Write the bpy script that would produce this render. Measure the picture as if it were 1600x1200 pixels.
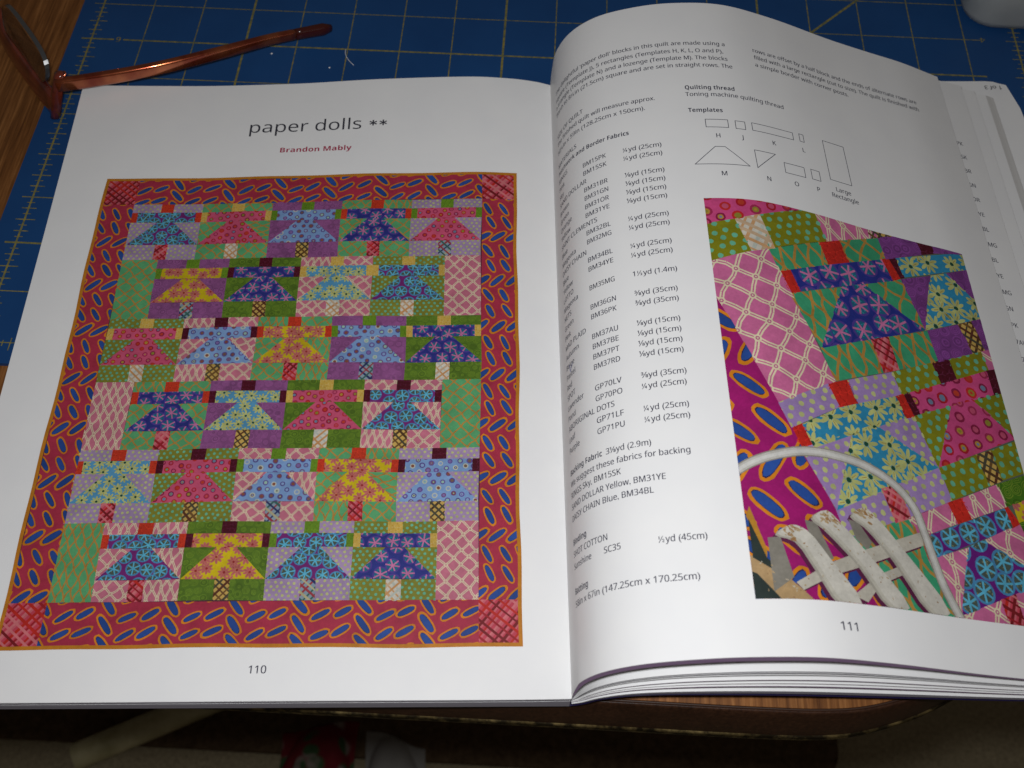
import bpy, bmesh, math, random
import numpy as np
from mathutils import Matrix, Vector

for _o in list(bpy.data.objects):
    bpy.data.objects.remove(_o, do_unlink=True)
scene = bpy.context.scene
COL = scene.collection
MM = 0.001

# ------------------------------------------------------------------ camera
cam_data = bpy.data.cameras.new("camera")
cam = bpy.data.objects.new("camera", cam_data)
COL.objects.link(cam)
CAM_POS = Vector((0.22562, -0.42044, 0.35757))
CAM_R = ((0.998615810, 0.052031072, 0.007696166),
         (0.048778292, -0.861404720, -0.505571545),
         (-0.019675916, 0.505247144, -0.862750359))
rx, dn, fw = (Vector(v) for v in CAM_R)
m = Matrix((rx, -dn, -fw)).transposed().to_4x4()
m.translation = CAM_POS
cam.matrix_world = m
cam_data.sensor_fit = 'HORIZONTAL'
cam_data.sensor_width = 36.0
cam_data.lens = 36.0 * 1622.5 / 1600.0
cam_data.clip_start = 0.01
cam_data.clip_end = 50.0
cam_data.dof.use_dof = True
cam_data.dof.focus_distance = 0.40
cam_data.dof.aperture_fstop = 18.0
scene.camera = cam

# ------------------------------------------------------------------ light
world = bpy.data.worlds.new("World")
scene.world = world
world.use_nodes = True
bg = world.node_tree.nodes["Background"]
bg.inputs[0].default_value = (1.0, 0.87, 0.74, 1)
bg.inputs[1].default_value = 0.055

fl = bpy.data.lights.new("camera_flash", 'AREA')      # the camera's flash, just above the lens
fl.shape = 'RECTANGLE'
fl.size, fl.size_y = 0.030, 0.016
fl.energy = 1.24
fl.color = (0.975, 0.985, 1.0)
flash = bpy.data.objects.new("camera_flash", fl)
COL.objects.link(flash)
fp = CAM_POS + (-dn) * 0.021 + rx * -0.014
aim = Vector((0.235, -0.190, 0.0))
flash.matrix_world = Matrix.Translation(fp) @ (aim - fp).to_track_quat('-Z', 'Y').to_matrix().to_4x4()

scene.view_settings.view_transform = 'Standard'
scene.view_settings.look = 'None'
scene.view_settings.exposure = 0.0
scene.view_settings.gamma = 1.0
scene.view_settings.use_curve_mapping = False
scene.render.engine = 'CYCLES'
scene.cycles.use_denoising = True
scene.cycles.max_bounces = 8

rnd = random.Random(11)

# ------------------------------------------------------------------ materials
def new_mat(name, col=(.8, .8, .8), rough=.5, spec=.5):
    mt = bpy.data.materials.new(name)
    mt.use_nodes = True
    nt = mt.node_tree
    b = nt.nodes["Principled BSDF"]
    b.inputs["Base Color"].default_value = (*col, 1)
    b.inputs["Roughness"].default_value = rough
    b.inputs["Specular IOR Level"].default_value = spec
    return mt, nt, b

def node(nt, kind, **kw):
    n = nt.nodes.new(kind)
    for k, v in kw.items():
        setattr(n, k, v)
    return n

def coords(nt, scale=(1, 1, 1), rot=(0, 0, 0)):
    tc = node(nt, "ShaderNodeTexCoord")
    mp = node(nt, "ShaderNodeMapping")
    mp.inputs["Scale"].default_value = scale
    mp.inputs["Rotation"].default_value = rot
    nt.links.new(tc.outputs["Object"], mp.inputs["Vector"])
    return mp.outputs["Vector"]

def noise(nt, vec, scale, detail=4, rough=.55, dist=0):
    n = node(nt, "ShaderNodeTexNoise")
    n.inputs["Scale"].default_value = scale
    n.inputs["Detail"].default_value = detail
    n.inputs["Roughness"].default_value = rough
    n.inputs["Distortion"].default_value = dist
    nt.links.new(vec, n.inputs["Vector"])
    return n.outputs["Fac"]

def ramp(nt, fac, stops):
    r = node(nt, "ShaderNodeValToRGB")
    e = r.color_ramp.elements
    while len(e) < len(stops):
        e.new(.5)
    for i, (p, c) in enumerate(stops):
        e[i].position = p
        e[i].color = (*c, 1) if len(c) == 3 else c
    nt.links.new(fac, r.inputs["Fac"])
    return r.outputs["Color"]

def mix(nt, fac, a, b, mode='MIX'):
    n = node(nt, "ShaderNodeMix", data_type='RGBA', blend_type=mode)
    for sock, val in ((n.inputs[0], fac), (n.inputs[6], a), (n.inputs[7], b)):
        if isinstance(val, (int, float)):
            sock.default_value = val
        elif isinstance(val, tuple):
            sock.default_value = (*val, 1)
        else:
            nt.links.new(val, sock)
    return n.outputs[2]

def bump(nt, b, h, strength, dist):
    n = node(nt, "ShaderNodeBump")
    n.inputs["Strength"].default_value = strength
    n.inputs["Distance"].default_value = dist
    nt.links.new(h, n.inputs["Height"])
    nt.links.new(n.outputs["Normal"], b.inputs["Normal"])

def g(v):
    return (v, v, v)

# coated paper
M_PAPER, nt, b = new_mat("coated_paper", (.80, .80, .80), .42, .35)
v = coords(nt)
c = ramp(nt, noise(nt, v, 60, 3), [(.3, (.785, .785, .79)), (.7, (.81, .808, .805))])
nt.links.new(c, b.inputs["Base Color"])
bump(nt, b, noise(nt, v, 16, 2), .16, .0025)

# printing ink: colour per face, on the same coated paper
M_INK, nt, b = new_mat("printing_ink", (.5, .5, .5), .40, .35)
at = node(nt, "ShaderNodeAttribute", attribute_name="ink")
v = coords(nt)
f1 = ramp(nt, noise(nt, v, 900, 3, .7), [(.25, g(.80)), (.75, g(1.0))])
f2 = ramp(nt, noise(nt, v, 160, 2), [(.3, g(.80)), (.7, g(1.0))])
c = mix(nt, 1.0, at.outputs["Color"], f1, 'MULTIPLY')
c = mix(nt, 1.0, c, f2, 'MULTIPLY')
nt.links.new(c, b.inputs["Base Color"])

# lettering ink
M_TEXT, nt, b = new_mat("lettering_ink", (.03, .03, .06), .45, .3)
at = node(nt, "ShaderNodeAttribute", attribute_name="ink")
nt.links.new(at.outputs["Color"], b.inputs["Base Color"])

def edge_mat(name, dark, light, scale):
    mt, nt, b = new_mat(name, dark, .7, .2)
    v = coords(nt, (3, 3, scale))
    c = ramp(nt, noise(nt, v, 1.0, 5, .7), [(.3, dark), (.62, light)])
    nt.links.new(c, b.inputs["Base Color"])
    return mt
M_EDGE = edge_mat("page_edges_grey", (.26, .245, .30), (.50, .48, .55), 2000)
M_EDGE_P = edge_mat("page_edges_purple_shade", (.34, .20, .40), (.55, .38, .60), 1500)  # purple edge colour stands in for the shadow bands under the pages
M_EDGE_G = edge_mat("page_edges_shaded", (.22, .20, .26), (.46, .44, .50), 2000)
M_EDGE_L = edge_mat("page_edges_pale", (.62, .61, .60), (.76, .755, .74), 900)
M_COVER, nt, b = new_mat("navy_cover", (.012, .008, .045), .35, .5)

# wood
def wood(name, lo, mid, hi, rough, rot=0.0):
    mt, nt, b = new_mat(name, mid, rough, .35)
    v = coords(nt, (1, .035, 1), (0, 0, rot))
    f = noise(nt, v, 620, 6, .72, .25)
    c1 = ramp(nt, f, [(.30, lo), (.5, mid), (.72, hi)])
    v2 = coords(nt, (1, .10, 1), (0, 0, rot))
    f2 = ramp(nt, noise(nt, v2, 26, 3, .6, 1.2), [(.3, g(.62)), (.7, g(1.0))])
    c = mix(nt, 1.0, c1, f2, 'MULTIPLY')
    nt.links.new(c, b.inputs["Base Color"])
    bump(nt, b, f, .25, .0004)
    return mt
M_WOOD = wood("oak_tabletop", (.085, .027, .006), (.24, .090, .023), (.46, .20, .062), .42)
M_RIM = wood("dark_table_rim", (.022, .009, .005), (.045, .018, .009), (.07, .03, .014), .40, math.radians(90))
M_INLAY, _, _ = new_mat("inlay_line", (.035, .014, .007), .5)
M_BRASS, nt, b = new_mat("worn_brass", (.30, .22, .09), .38)
b.inputs["Metallic"].default_value = .85
v = coords(nt)
nt.links.new(ramp(nt, noise(nt, v, 170, 4, .7), [(.45, (.035, .026, .014)), (.72, (.34, .25, .10))]), b.inputs["Base Color"])
nt.links.new(ramp(nt, noise(nt, v, 120, 3), [(.3, g(.25)), (.7, g(.6))]), b.inputs["Roughness"])

# cutting mat
M_MAT, nt, b = new_mat("blue_vinyl", (.01, .05, .2), .5, .35)
v = coords(nt)
c = ramp(nt, noise(nt, v, 14, 5, .6), [(.3, (.0060, .048, .165)), (.7, (.0095, .064, .205))])
v2 = coords(nt, (1, 8, 1), (0, 0, .5))
sc = ramp(nt, noise(nt, v2, 260, 5, .75), [(.66, g(0)), (.80, g(.22))])
c = mix(nt, sc, c, (.10, .15, .28))
nt.links.new(c, b.inputs["Base Color"])
bump(nt, b, noise(nt, v, 1500, 2), .25, .0002)
M_LINE, nt, b = new_mat("yellow_mat_print", (.42, .32, .06), .55, .3)
v = coords(nt)
c = ramp(nt, noise(nt, v, 420, 4, .7), [(.34, (.09, .11, .07)), (.66, (.31, .25, .045))])
nt.links.new(c, b.inputs["Base Color"])

# spectacles
M_FRAME, nt, b = new_mat("red_brown_plastic", (.16, .022, .012), .16, .6)
v = coords(nt)
nt.links.new(ramp(nt, noise(nt, v, 90, 3), [(.35, (.07, .012, .008)), (.7, (.22, .035, .016))]), b.inputs["Base Color"])
b.inputs["Coat Weight"].default_value = .6
b.inputs["Coat Roughness"].default_value = .06
M_COPPER, nt, b = new_mat("copper_red_metal", (.60, .19, .075), .17, .5)
b.inputs["Metallic"].default_value = .8
v = coords(nt)
nt.links.new(ramp(nt, noise(nt, v, 70, 3), [(.35, (.26, .040, .018)), (.7, (.55, .17, .065))]), b.inputs["Base Color"])
b.inputs["Coat Weight"].default_value = .5
M_TIP, _, b = new_mat("dark_red_tip", (.05, .008, .006), .2, .6)
M_GLASS, nt, b = new_mat("lens_glass", (.95, .97, .97), .02, .5)
b.inputs["Transmission Weight"].default_value = 1.0
b.inputs["IOR"].default_value = 1.5
M_LENS_EDGE, _, b = new_mat("polished_lens_edge", (.05, .052, .055), .14, .8)
b.inputs["Coat Weight"].default_value = 1.0
M_FROST, nt, b = new_mat("frosted_plastic", (.55, .62, .64), .28, .5)
b.inputs["Transmission Weight"].default_value = .55
v = coords(nt)
nt.links.new(ramp(nt, noise(nt, v, 30, 3), [(.3, (.46, .50, .52)), (.7, (.64, .66, .65))]), b.inputs["Base Color"])
M_CAP, _, _ = new_mat("white_plastic_lid", (.6, .6, .58), .4)

# floor things
M_FLOOR, nt, b = new_mat("olive_carpet", (.2, .17, .11), .95, .1)
v = coords(nt)
c = ramp(nt, noise(nt, v, 240, 5, .75), [(.3, (.19, .155, .095)), (.7, (.36, .30, .19))])
nt.links.new(c, b.inputs["Base Color"])
bump(nt, b, noise(nt, v, 400, 3), .6, .004)
M_RUG, nt, b = new_mat("dark_rug_wool", (.05, .035, .022), .95, .1)
v = coords(nt)
nt.links.new(ramp(nt, noise(nt, v, 120, 5, .75), [(.3, (.04, .024, .013)), (.7, (.115, .075, .043))]), b.inputs["Base Color"])
M_TUBE, nt, b = new_mat("pale_cardboard", (.36, .32, .17), .5, .4)
v = coords(nt)
nt.links.new(ramp(nt, noise(nt, v, 40, 4), [(.3, (.26, .23, .11)), (.7, (.46, .41, .24))]), b.inputs["Base Color"])
M_HOLE, _, _ = new_mat("tube_inside", (.05, .04, .025), .9)
M_FLORAL, nt, b = new_mat("red_floral_cotton", (.35, .02, .03), .85, .2)
v = coords(nt)
vo = node(nt, "ShaderNodeTexVoronoi")
vo.inputs["Scale"].default_value = 48
nt.links.new(v, vo.inputs["Vector"])
k1 = ramp(nt, vo.outputs["Distance"], [(.36, g(1)), (.52, g(0))])
k2 = ramp(nt, noise(nt, v, 30, 2), [(.45, (.22, .17, .15)), (.52, (.035, .075, .028))])
c = mix(nt, k1, (.13, .008, .013), k2)
nt.links.new(c, b.inputs["Base Color"])
M_TISSUE, _, _ = new_mat("white_tissue", (.22, .21, .195), .8, .2)
M_LINT, _, _ = new_mat("pale_lint", (.75, .75, .75), .8, .2)

# ------------------------------------------------------------------ helpers
def tag(o, label=None, category=None, group=None, kind=None):
    for k, val in (("label", label), ("category", category), ("group", group), ("kind", kind)):
        if val:
            o[k] = val
    return o

def link(name, me, mats, parent=None):
    o = bpy.data.objects.new(name, me)
    COL.objects.link(o)
    for mt in (mats if isinstance(mats, (list, tuple)) else [mats]):
        me.materials.append(mt)
    if parent:
        o.parent = parent
    return o

def empty(name, loc=(0, 0, 0), rz=0):
    o = bpy.data.objects.new(name, None)
    o.empty_display_size = .02
    o.location = loc
    o.rotation_euler = (0, 0, rz)
    COL.objects.link(o)
    return o

def mesh(name, verts, faces, smooth=False, mi=None):
    me = bpy.data.meshes.new(name)
    me.from_pydata([tuple(x * MM for x in p) for p in verts], [], faces)
    if smooth:
        me.polygons.foreach_set("use_smooth", [True] * len(faces))
    if mi:
        me.polygons.foreach_set("material_index", mi)
    me.update()
    return me

def catmull(P, n=12, closed=False):
    P = [np.array(p, float) for p in P]
    if closed:
        Q = [P[-1]] + P + [P[0], P[1]]
    else:
        Q = [2 * P[0] - P[1]] + P + [2 * P[-1] - P[-2]]
    out = []
    for i in range(1, len(Q) - 2):
        p0, p1, p2, p3 = Q[i - 1:i + 3]
        d = lambda a, b_: max(np.linalg.norm(a - b_) ** .5, 1e-6)
        t1 = d(p0, p1); t2 = t1 + d(p1, p2); t3 = t2 + d(p2, p3)
        for tt in np.linspace(t1, t2, n, endpoint=False):
            A1 = (t1 - tt) / t1 * p0 + tt / t1 * p1
            A2 = (t2 - tt) / (t2 - t1) * p1 + (tt - t1) / (t2 - t1) * p2
            A3 = (t3 - tt) / (t3 - t2) * p2 + (tt - t2) / (t3 - t2) * p3
            B1 = (t2 - tt) / t2 * A1 + tt / t2 * A2
            B2 = (t3 - tt) / (t3 - t1) * A2 + (tt - t1) / (t3 - t1) * A3
            out.append((t2 - tt) / (t2 - t1) * B1 + (tt - t1) / (t2 - t1) * B2)
    if not closed:
        out.append(Q[-2])
    return np.array(out)

def sweep(path, ws, hs, n=14, power=2.6, cap=True):
    """closed superellipse tube along a path; ws/hs half sizes sideways and upwards"""
    path = np.array(path, float)
    V, F = [], []
    N = len(path)
    for i in range(N):
        t = path[min(i + 1, N - 1)] - path[max(i - 1, 0)]
        t /= np.linalg.norm(t)
        side = np.cross(t, (0, 0, 1))
        side = side / np.linalg.norm(side) if np.linalg.norm(side) > 1e-6 else np.array((1.0, 0, 0))
        upv = np.cross(side, t)
        for k in range(n):
            a = 2 * math.pi * k / n
            cx = math.copysign(abs(math.cos(a)) ** (2 / power), math.cos(a))
            cy = math.copysign(abs(math.sin(a)) ** (2 / power), math.sin(a))
            V.append(path[i] + side * cx * ws[i] + upv * cy * hs[i])
    for i in range(N - 1):
        for k in range(n):
            F.append((i * n + k, i * n + (k + 1) % n, (i + 1) * n + (k + 1) % n, (i + 1) * n + k))
    if cap:
        F.append(tuple(range(n))[::-1])
        F.append(tuple((N - 1) * n + k for k in range(n)))
    return V, F

def fixn(me):
    bm = bmesh.new(); bm.from_mesh(me)
    bmesh.ops.recalc_face_normals(bm, faces=bm.faces)
    bm.to_mesh(me); bm.free()
    return me

# --------------------------------------------------- polygon clipping / printing
def half(poly, nx, ny, d):
    """keep the side nx*x+ny*y >= d"""
    out = []
    n = len(poly)
    for i in range(n):
        p, q = poly[i], poly[(i + 1) % n]
        dp, dq = nx * p[0] + ny * p[1] - d, nx * q[0] + ny * q[1] - d
        if dp >= 0:
            out.append(p)
        if (dp > 0 and dq < 0) or (dp < 0 and dq > 0):
            w = dp / (dp - dq)
            out.append((p[0] + (q[0] - p[0]) * w, p[1] + (q[1] - p[1]) * w))
    return out

def area(poly):
    return .5 * sum(poly[i][0] * poly[(i + 1) % len(poly)][1] - poly[(i + 1) % len(poly)][0] * poly[i][1] for i in range(len(poly)))

def ccw(poly):
    return poly if area(poly) > 0 else poly[::-1]

def clip(poly, conv):
    n = len(conv)
    for i in range(n):
        p, q = conv[i], conv[(i + 1) % n]
        nx, ny = -(q[1] - p[1]), q[0] - p[0]
        l = math.hypot(nx, ny)
        if l < 1e-9:
            continue
        poly = half(poly, nx / l, ny / l, (nx * p[0] + ny * p[1]) / l)
        if len(poly) < 3:
            return []
    return poly

def split(polys, axis, lines):
    out = []
    lines = sorted(lines)
    import bisect
    for poly, h, c in polys:
        lo = min(p[axis] for p in poly); hi = max(p[axis] for p in poly)
        i0 = bisect.bisect_right(lines, lo + 1e-6); i1 = bisect.bisect_left(lines, hi - 1e-6)
        rest = poly
        for L_ in lines[i0:i1]:
            a = half(rest, -1 if axis == 0 else 0, -1 if axis == 1 else 0, -L_)
            rest = half(rest, 1 if axis == 0 else 0, 1 if axis == 1 else 0, L_)
            if len(a) >= 3:
                out.append((a, h, c))
            if len(rest) < 3:
                break
        if len(rest) >= 3:
            out.append((rest, h, c))
    return out

class Sheet:
    """flat print gathered in page millimetres, laid on a page surface when built"""
    def __init__(self):
        self.f = []
        self.k = 0
        self.gain = 1.0
    def add(self, poly, col, lev=0, within=None):
        if area(poly) < 0:
            poly = poly[::-1]
        if within is not None:
            poly = clip(poly, within)
        if len(poly) < 3:
            return
        self.k = (self.k + 1) % 14
        col = tuple(x * self.gain for x in col)
        self.f.append((poly, .055 + lev * .011 + self.k * .0006, col))
    def build(self, name, surf, parent, mat):
        fs = split(self.f, 0, surf.us)
        if surf.vs is not None:
            fs = split(fs, 1, surf.vs)
        U, V, H, faces, cols = [], [], [], [], []
        for poly, h, c in fs:
            if abs(area(poly)) < 1e-6:
                continue
            i0 = len(U)
            for p in poly:
                U.append(p[0]); V.append(p[1]); H.append(h)
            faces.append(tuple(range(i0, len(U))))
            cols.append((c, len(poly)))
        P, Nn = surf(np.array(U), np.array(V), np.array(H))
        me = bpy.data.meshes.new(name)
        me.from_pydata((P * MM).tolist(), [], faces)
        me.polygons.foreach_set("use_smooth", [True] * len(faces))
        ca = me.color_attributes.new("ink", 'FLOAT_COLOR', 'CORNER')
        arr = []
        for c, n in cols:
            arr += [c[0], c[1], c[2], 1.0] * n
        ca.data.foreach_set("color", arr)
        me.update()
        me.normals_split_custom_set_from_vertices(Nn.tolist())
        return link(name, me, mat, parent)

_glyphs = {}
def sans(s, bold):
    """sans-serif letterforms of the font's mathematical alphabets: an open humanist sans with a true bold"""
    o = ""
    for ch in s:
        if 'A' <= ch <= 'Z':
            ch = chr((0x1D5D4 if bold else 0x1D5A0) + ord(ch) - 65)
        elif 'a' <= ch <= 'z':
            ch = chr((0x1D5EE if bold else 0x1D5BA) + ord(ch) - 97)
        elif '0' <= ch <= '9':
            ch = chr((0x1D7EC if bold else 0x1D7E2) + ord(ch) - 48)
        elif ch == '*':
            ch = chr(0x2217)
        o += ch
    return o

_chars = {}
def set_type(keys):
    """outline each (character, bold) once, alone and doubled (which gives its advance), with one text object"""
    keys = [k for k in dict.fromkeys(keys) if k not in _chars and k[0] != " "]
    if not keys:
        return
    cu = bpy.data.curves.new("tmp_text", 'FONT')
    cu.body = "\n".join(sans(c_ * n_, b_) for c_, b_ in keys for n_ in (1, 2))
    cu.resolution_u = 3
    cu.size = 1.0
    cu.space_line = 4.0
    o = bpy.data.objects.new("tmp_text", cu)
    COL.objects.link(o)
    ev = o.evaluated_get(bpy.context.evaluated_depsgraph_get())
    me = ev.to_mesh()
    vs = np.empty(len(me.vertices) * 3, np.float32)
    me.vertices.foreach_get("co", vs)
    vs = vs.reshape(-1, 3)
    got = [[] for _ in range(2 * len(keys))]
    for f in me.polygons:
        P_ = [(float(vs[q][0]), float(vs[q][1])) for q in f.vertices]
        n_ = int(round((.25 - P_[0][1]) / 4.0))
        got[n_].append([(x, y + 4.0 * n_) for x, y in P_])
    ev.to_mesh_clear()
    bpy.data.objects.remove(o, do_unlink=True)
    bpy.data.curves.remove(cu)
    for q, k in enumerate(keys):
        mx = [max(p[0] for t in got[2 * q + e] for p in t) for e in (0, 1)]
        _chars[k] = (got[2 * q], mx[1] - mx[0])

def glyphs(s, bold=False):
    if (s, bold) not in _glyphs:
        set_type([(c_, bold) for c_ in s])
        tris, x = [], 0.0
        for c_ in s:
            if c_ == " ":
                x += .265
                continue
            T_, adv = _chars[(c_, bold)]
            tris += [[(px + x, py) for px, py in t] for t in T_]
            x += adv
        xs = [p[0] for t in tris for p in t]
        _glyphs[(s, bold)] = (tris, min(xs), max(xs))
    return _glyphs[(s, bold)]

def text(sheet, s, x, y, size, x1=None, sx=None, bold=False, col=(.022, .022, .05), center=False, rot=0, lev=0):
    tris, a, b_ = glyphs(s, bold)
    k = size * (sx if sx else 1.0)
    if x1 is not None:
        k = (x1 - x) / (b_ - a)
    off = -(b_ - a) * k / 2 if center else 0
    cr, sr = math.cos(rot), math.sin(rot)
    for dx_ in ((0,) if bold or size > 5 else (-.011, .011)):       # ink spread of small type
        for t in tris:
            poly = []
            for p in t:
                px, py = (p[0] - a + dx_) * k + off, p[1] * size
                poly.append((x + px * cr - py * sr, y + px * sr + py * cr))
            if abs(area(poly)) > 1e-7:
                sheet.add(poly, col, lev)

def stroke(sheet, pts, w, col, lev=0, closed=False, within=None):
    n = len(pts)
    for i in range(n if closed else n - 1):
        p, q = pts[i], pts[(i + 1) % n]
        dx, dy = q[0] - p[0], q[1] - p[1]
        l = math.hypot(dx, dy)
        if l < 1e-6:
            continue
        ex, ey = dx / l * w / 2, dy / l * w / 2
        sheet.add([(p[0] - ex + ey, p[1] - ey - ex), (q[0] + ex + ey, q[1] + ey - ex),
                   (q[0] + ex - ey, q[1] + ey + ex), (p[0] - ex - ey, p[1] - ey + ex)], col, lev, within)

LIST = [("RINGS",), ("Pink", "BM15PK", "¼yd (25cm)"), ("Sky", "BM15SK", "¼yd (25cm)"), ("SAND DOLLAR",), ("Brown", "BM31BR", "⅛yd (15cm)"), ("Green", "BM31GN", "⅛yd (15cm)"),
        ("Orange", "BM31OR", "⅛yd (15cm)"), ("Yellow", "BM31YE", "⅛yd (15cm)"), ("SAINT CLEMENTS",), ("Blue", "BM32BL", "¼yd (25cm)"), ("Magenta", "BM32MG", "¼yd (25cm)"), ("DAISY CHAIN",),
        ("Blue", "BM34BL", "¼yd (25cm)"), ("Yellow", "BM34YE", "¼yd (25cm)"), ("LOTTO",), ("Magenta", "BM35MG", "1½yd (1.4m)"), ("NETS",), ("Green", "BM36GN", "⅜yd (35cm)"), ("Pink", "BM36PK", "⅜yd (35cm)"),
        ("MAD PLAID",), ("Autumn", "BM37AU", "⅛yd (15cm)"), ("Beige", "BM37BE", "⅛yd (15cm)"), ("Pastel", "BM37PT", "⅛yd (15cm)"), ("Red", "BM37RD", "⅛yd (15cm)"), ("SPOT",), ("Lavender", "GP70LV", "⅜yd (35cm)"),
        ("Pond", "GP70PO", "¼yd (25cm)"), ("ABORIGINAL DOTS",), ("Leaf", "GP71LF", "¼yd (25cm)"), ("Purple", "GP71PU", "¼yd (25cm)")]
PARA1 = (("The delightful ‘paper doll’ blocks in this quilt are made using a", 254.9, 100.5), ("square (Template J), 5 rectangles (Templates H, K, L, O and P),", 250.5, 99.4),
         ("a triangle (Template N) and a lozenge (Template M). The blocks", 246.3, 100.8), ("finish to 8½in (21.5cm) square and are set in straight rows. The", 242.1, 102.4),
         ("SIZE OF QUILT", 229.1, None), ("The finished quilt will measure approx.", 224.8, 69.2), ("50½in x 59in (128.25cm x 150cm).", 220.2, 65.0), ("MATERIALS", 212.75, None))
PARA2 = (("rows are offset by a half block and the ends of alternate rows are", 255.1, 197.5), ("filled with a large rectangle (cut to size). The quilt is finished with", 250.9, 197.8), ("a simple border with corner posts.", 246.6, 160.0))
set_type([(c_, False) for c_ in "".join(p[0] for p in PARA1 + PARA2) + "".join(t for it in LIST for t in it) + "0123456789*,.()xHJKLMNOPRUW"]
         + [(c_, True) for c_ in "BrandonMablyQuiltingthreadPatchworkandBorderFabricsBackingBindingBattingTemplates"])

# ------------------------------------------------------------------ floor and things under the table
tag(link("floor", mesh("floor", [(-2500, -2500, -700), (2500, -2500, -700), (2500, 2500, -700), (-2500, 2500, -700)], [(0, 1, 2, 3)]), M_FLOOR),
    kind="structure")

def slab(x0, x1, y0, y1, z0, z1, r=0, n=6):
    pts = []
    if r <= 0:
        pts = [(x0, y0), (x1, y0), (x1, y1), (x0, y1)]
    else:
        for cx, cy, a0 in ((x1 - r, y0 + r, -90), (x1 - r, y1 - r, 0), (x0 + r, y1 - r, 90), (x0 + r, y0 + r, 180)):
            for k in range(n + 1):
                a = math.radians(a0 + 90 * k / n)
                pts.append((cx + r * math.cos(a), cy + r * math.sin(a)))
    k = len(pts)
    V = [(x, y, z0) for x, y in pts] + [(x, y, z1) for x, y in pts]
    F = [tuple(range(k))[::-1], tuple(range(k, 2 * k))] + [(i, (i + 1) % k, k + (i + 1) % k, k + i) for i in range(k)]
    return V, F

V, F = slab(-900, 540, -232, 900, -699.5, -692, 30)
tag(link("floor_rug", mesh("floor_rug", V, F), M_RUG), "dark brown rug on the floor below the table edge", "rug")

tube = empty("cardboard_tube", (-.192, -.2485, -.692))
d = np.array([.894, .449, 0])
pth = [d * s_ + (0, 0, 13.2) for s_ in (0, 60, 140, 420)]
V, F = sweep(pth, [13] * 4, [13] * 4, 20, 2.0, cap=False)
n0 = len(V)
V2, F2 = sweep(pth, [11.2] * 4, [11.2] * 4, 20, 2.0, cap=False)
link("tube_wall", mesh("tube_wall", V, F, True), M_TUBE, tube)
link("tube_lining", mesh("tube_lining", V2, F2, True), M_HOLE, tube)
rim_f = [(k, (k + 1) % 20, 20 + (k + 1) % 20, 20 + k) for k in range(20)]
link("tube_end", mesh("tube_end", V[:20] + V2[:20], rim_f), M_TUBE, tube)
tag(tube, "pale cardboard tube lying on the dark rug below the book", "tube")

def mound(name, x0, x1, y0, y1, z, hgt, mat, seed, label, cat, nx=46, ny=46):
    r_ = random.Random(seed)
    ph = [(r_.uniform(.02, .13), r_.uniform(0, 6.28), r_.uniform(0, 6.28), r_.uniform(.4, 1)) for _ in range(9)]
    V, F = [], []
    for j in range(ny):
        for i in range(nx):
            u, w = i / (nx - 1) * 2 - 1, j / (ny - 1) * 2 - 1
            rr = math.sqrt(u * u + w * w)
            a = math.atan2(w, u)
            x = (x0 + x1) / 2 + u * (x1 - x0) / 2 * (1 + .12 * math.sin(3 * a + seed))
            y = (y0 + y1) / 2 + w * (y1 - y0) / 2 * (1 + .12 * math.sin(2 * a + seed * 2))
            e = max(0, 1 - rr ** 2.2)
            fold = sum(am * abs(math.sin(fr * (x * math.cos(dr) + y * math.sin(dr)) + dr * 3)) for fr, dr, _, am in ph) / 4
            V.append((x, y, z + .6 + hgt * e ** .6 * (.45 + .55 * fold)))
            if i and j:
                q = j * nx + i
                F.append((q - nx - 1, q - nx, q, q - 1))
    me = mesh(name, V, F, True)
    cx, cy = (x0 + x1) / 2, (y0 + y1) / 2
    for vv in me.vertices:
        vv.co -= Vector((cx * MM, cy * MM, z * MM))
    o = link(name, me, mat)
    o.location = (cx * MM, cy * MM, z * MM)
    md = o.modifiers.new("thickness", 'SOLIDIFY'); md.thickness = .0012
    return tag(o, label, cat)
mound("floral_fabric", -4, 76, -330, -206, -692, 30, M_FLORAL, 3, "crumpled red floral fabric on the floor rug", "fabric")
mound("tissue_paper", 82, 142, -330, -214, -692, 18, M_TISSUE, 8, "crumpled white tissue paper beside the red floral fabric", "paper")

# ------------------------------------------------------------------ table
table = empty("table", (.2, -.05, -.7))
def tl(V):
    return [(x - 200, y + 50, z + 700) for x, y, z in V]
ctrl = [(-900, -345), (-500, -339), (-100, -334), (120, -333.4), (250, -333.1), (310, -333.1), (330, -332.6), (343, -331.2), (356, -327.8), (372, -321.5),
        (400, -305), (445, -272), (500, -215), (550, -130), (580, 0), (590, 200), (590, 600), (500, 760), (-700, 780), (-900, 600)]
out = catmull(ctrl, 8, closed=True)
nrm = []
for i in range(len(out)):
    t = out[(i + 1) % len(out)] - out[i - 1]
    t /= np.linalg.norm(t)
    nrm.append((t[1], -t[0]))
nrm = np.array(nrm)
def ring(prof):
    V, F = [], []
    K = len(prof)
    for i in range(len(out)):
        for o_, z in prof:
            V.append((out[i][0] + nrm[i][0] * o_, out[i][1] + nrm[i][1] * o_, z))
    n = len(out)
    for i in range(n):
        for k in range(K - 1):
            F.append((i * K + k, ((i + 1) % n) * K + k, ((i + 1) % n) * K + k + 1, i * K + k + 1))
    return V, F
n = len(out)
inner = [(out[i][0] - nrm[i][0] * 1.0, out[i][1] - nrm[i][1] * 1.0, -2) for i in range(n)]
low = [(x, y, -26) for x, y, _ in inner]
V = inner + low
F = [tuple(range(n)), tuple(range(n, 2 * n))[::-1]] + [(i, n + i, n + (i + 1) % n, (i + 1) % n) for i in range(n)]
link("tabletop", fixn(mesh("tabletop", tl(V), F)), M_WOOD, table)
V, F = ring([(-1.05, -2.5), (-.85, -2.12), (-.35, -2.12), (-.2, -2.8)])
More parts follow.
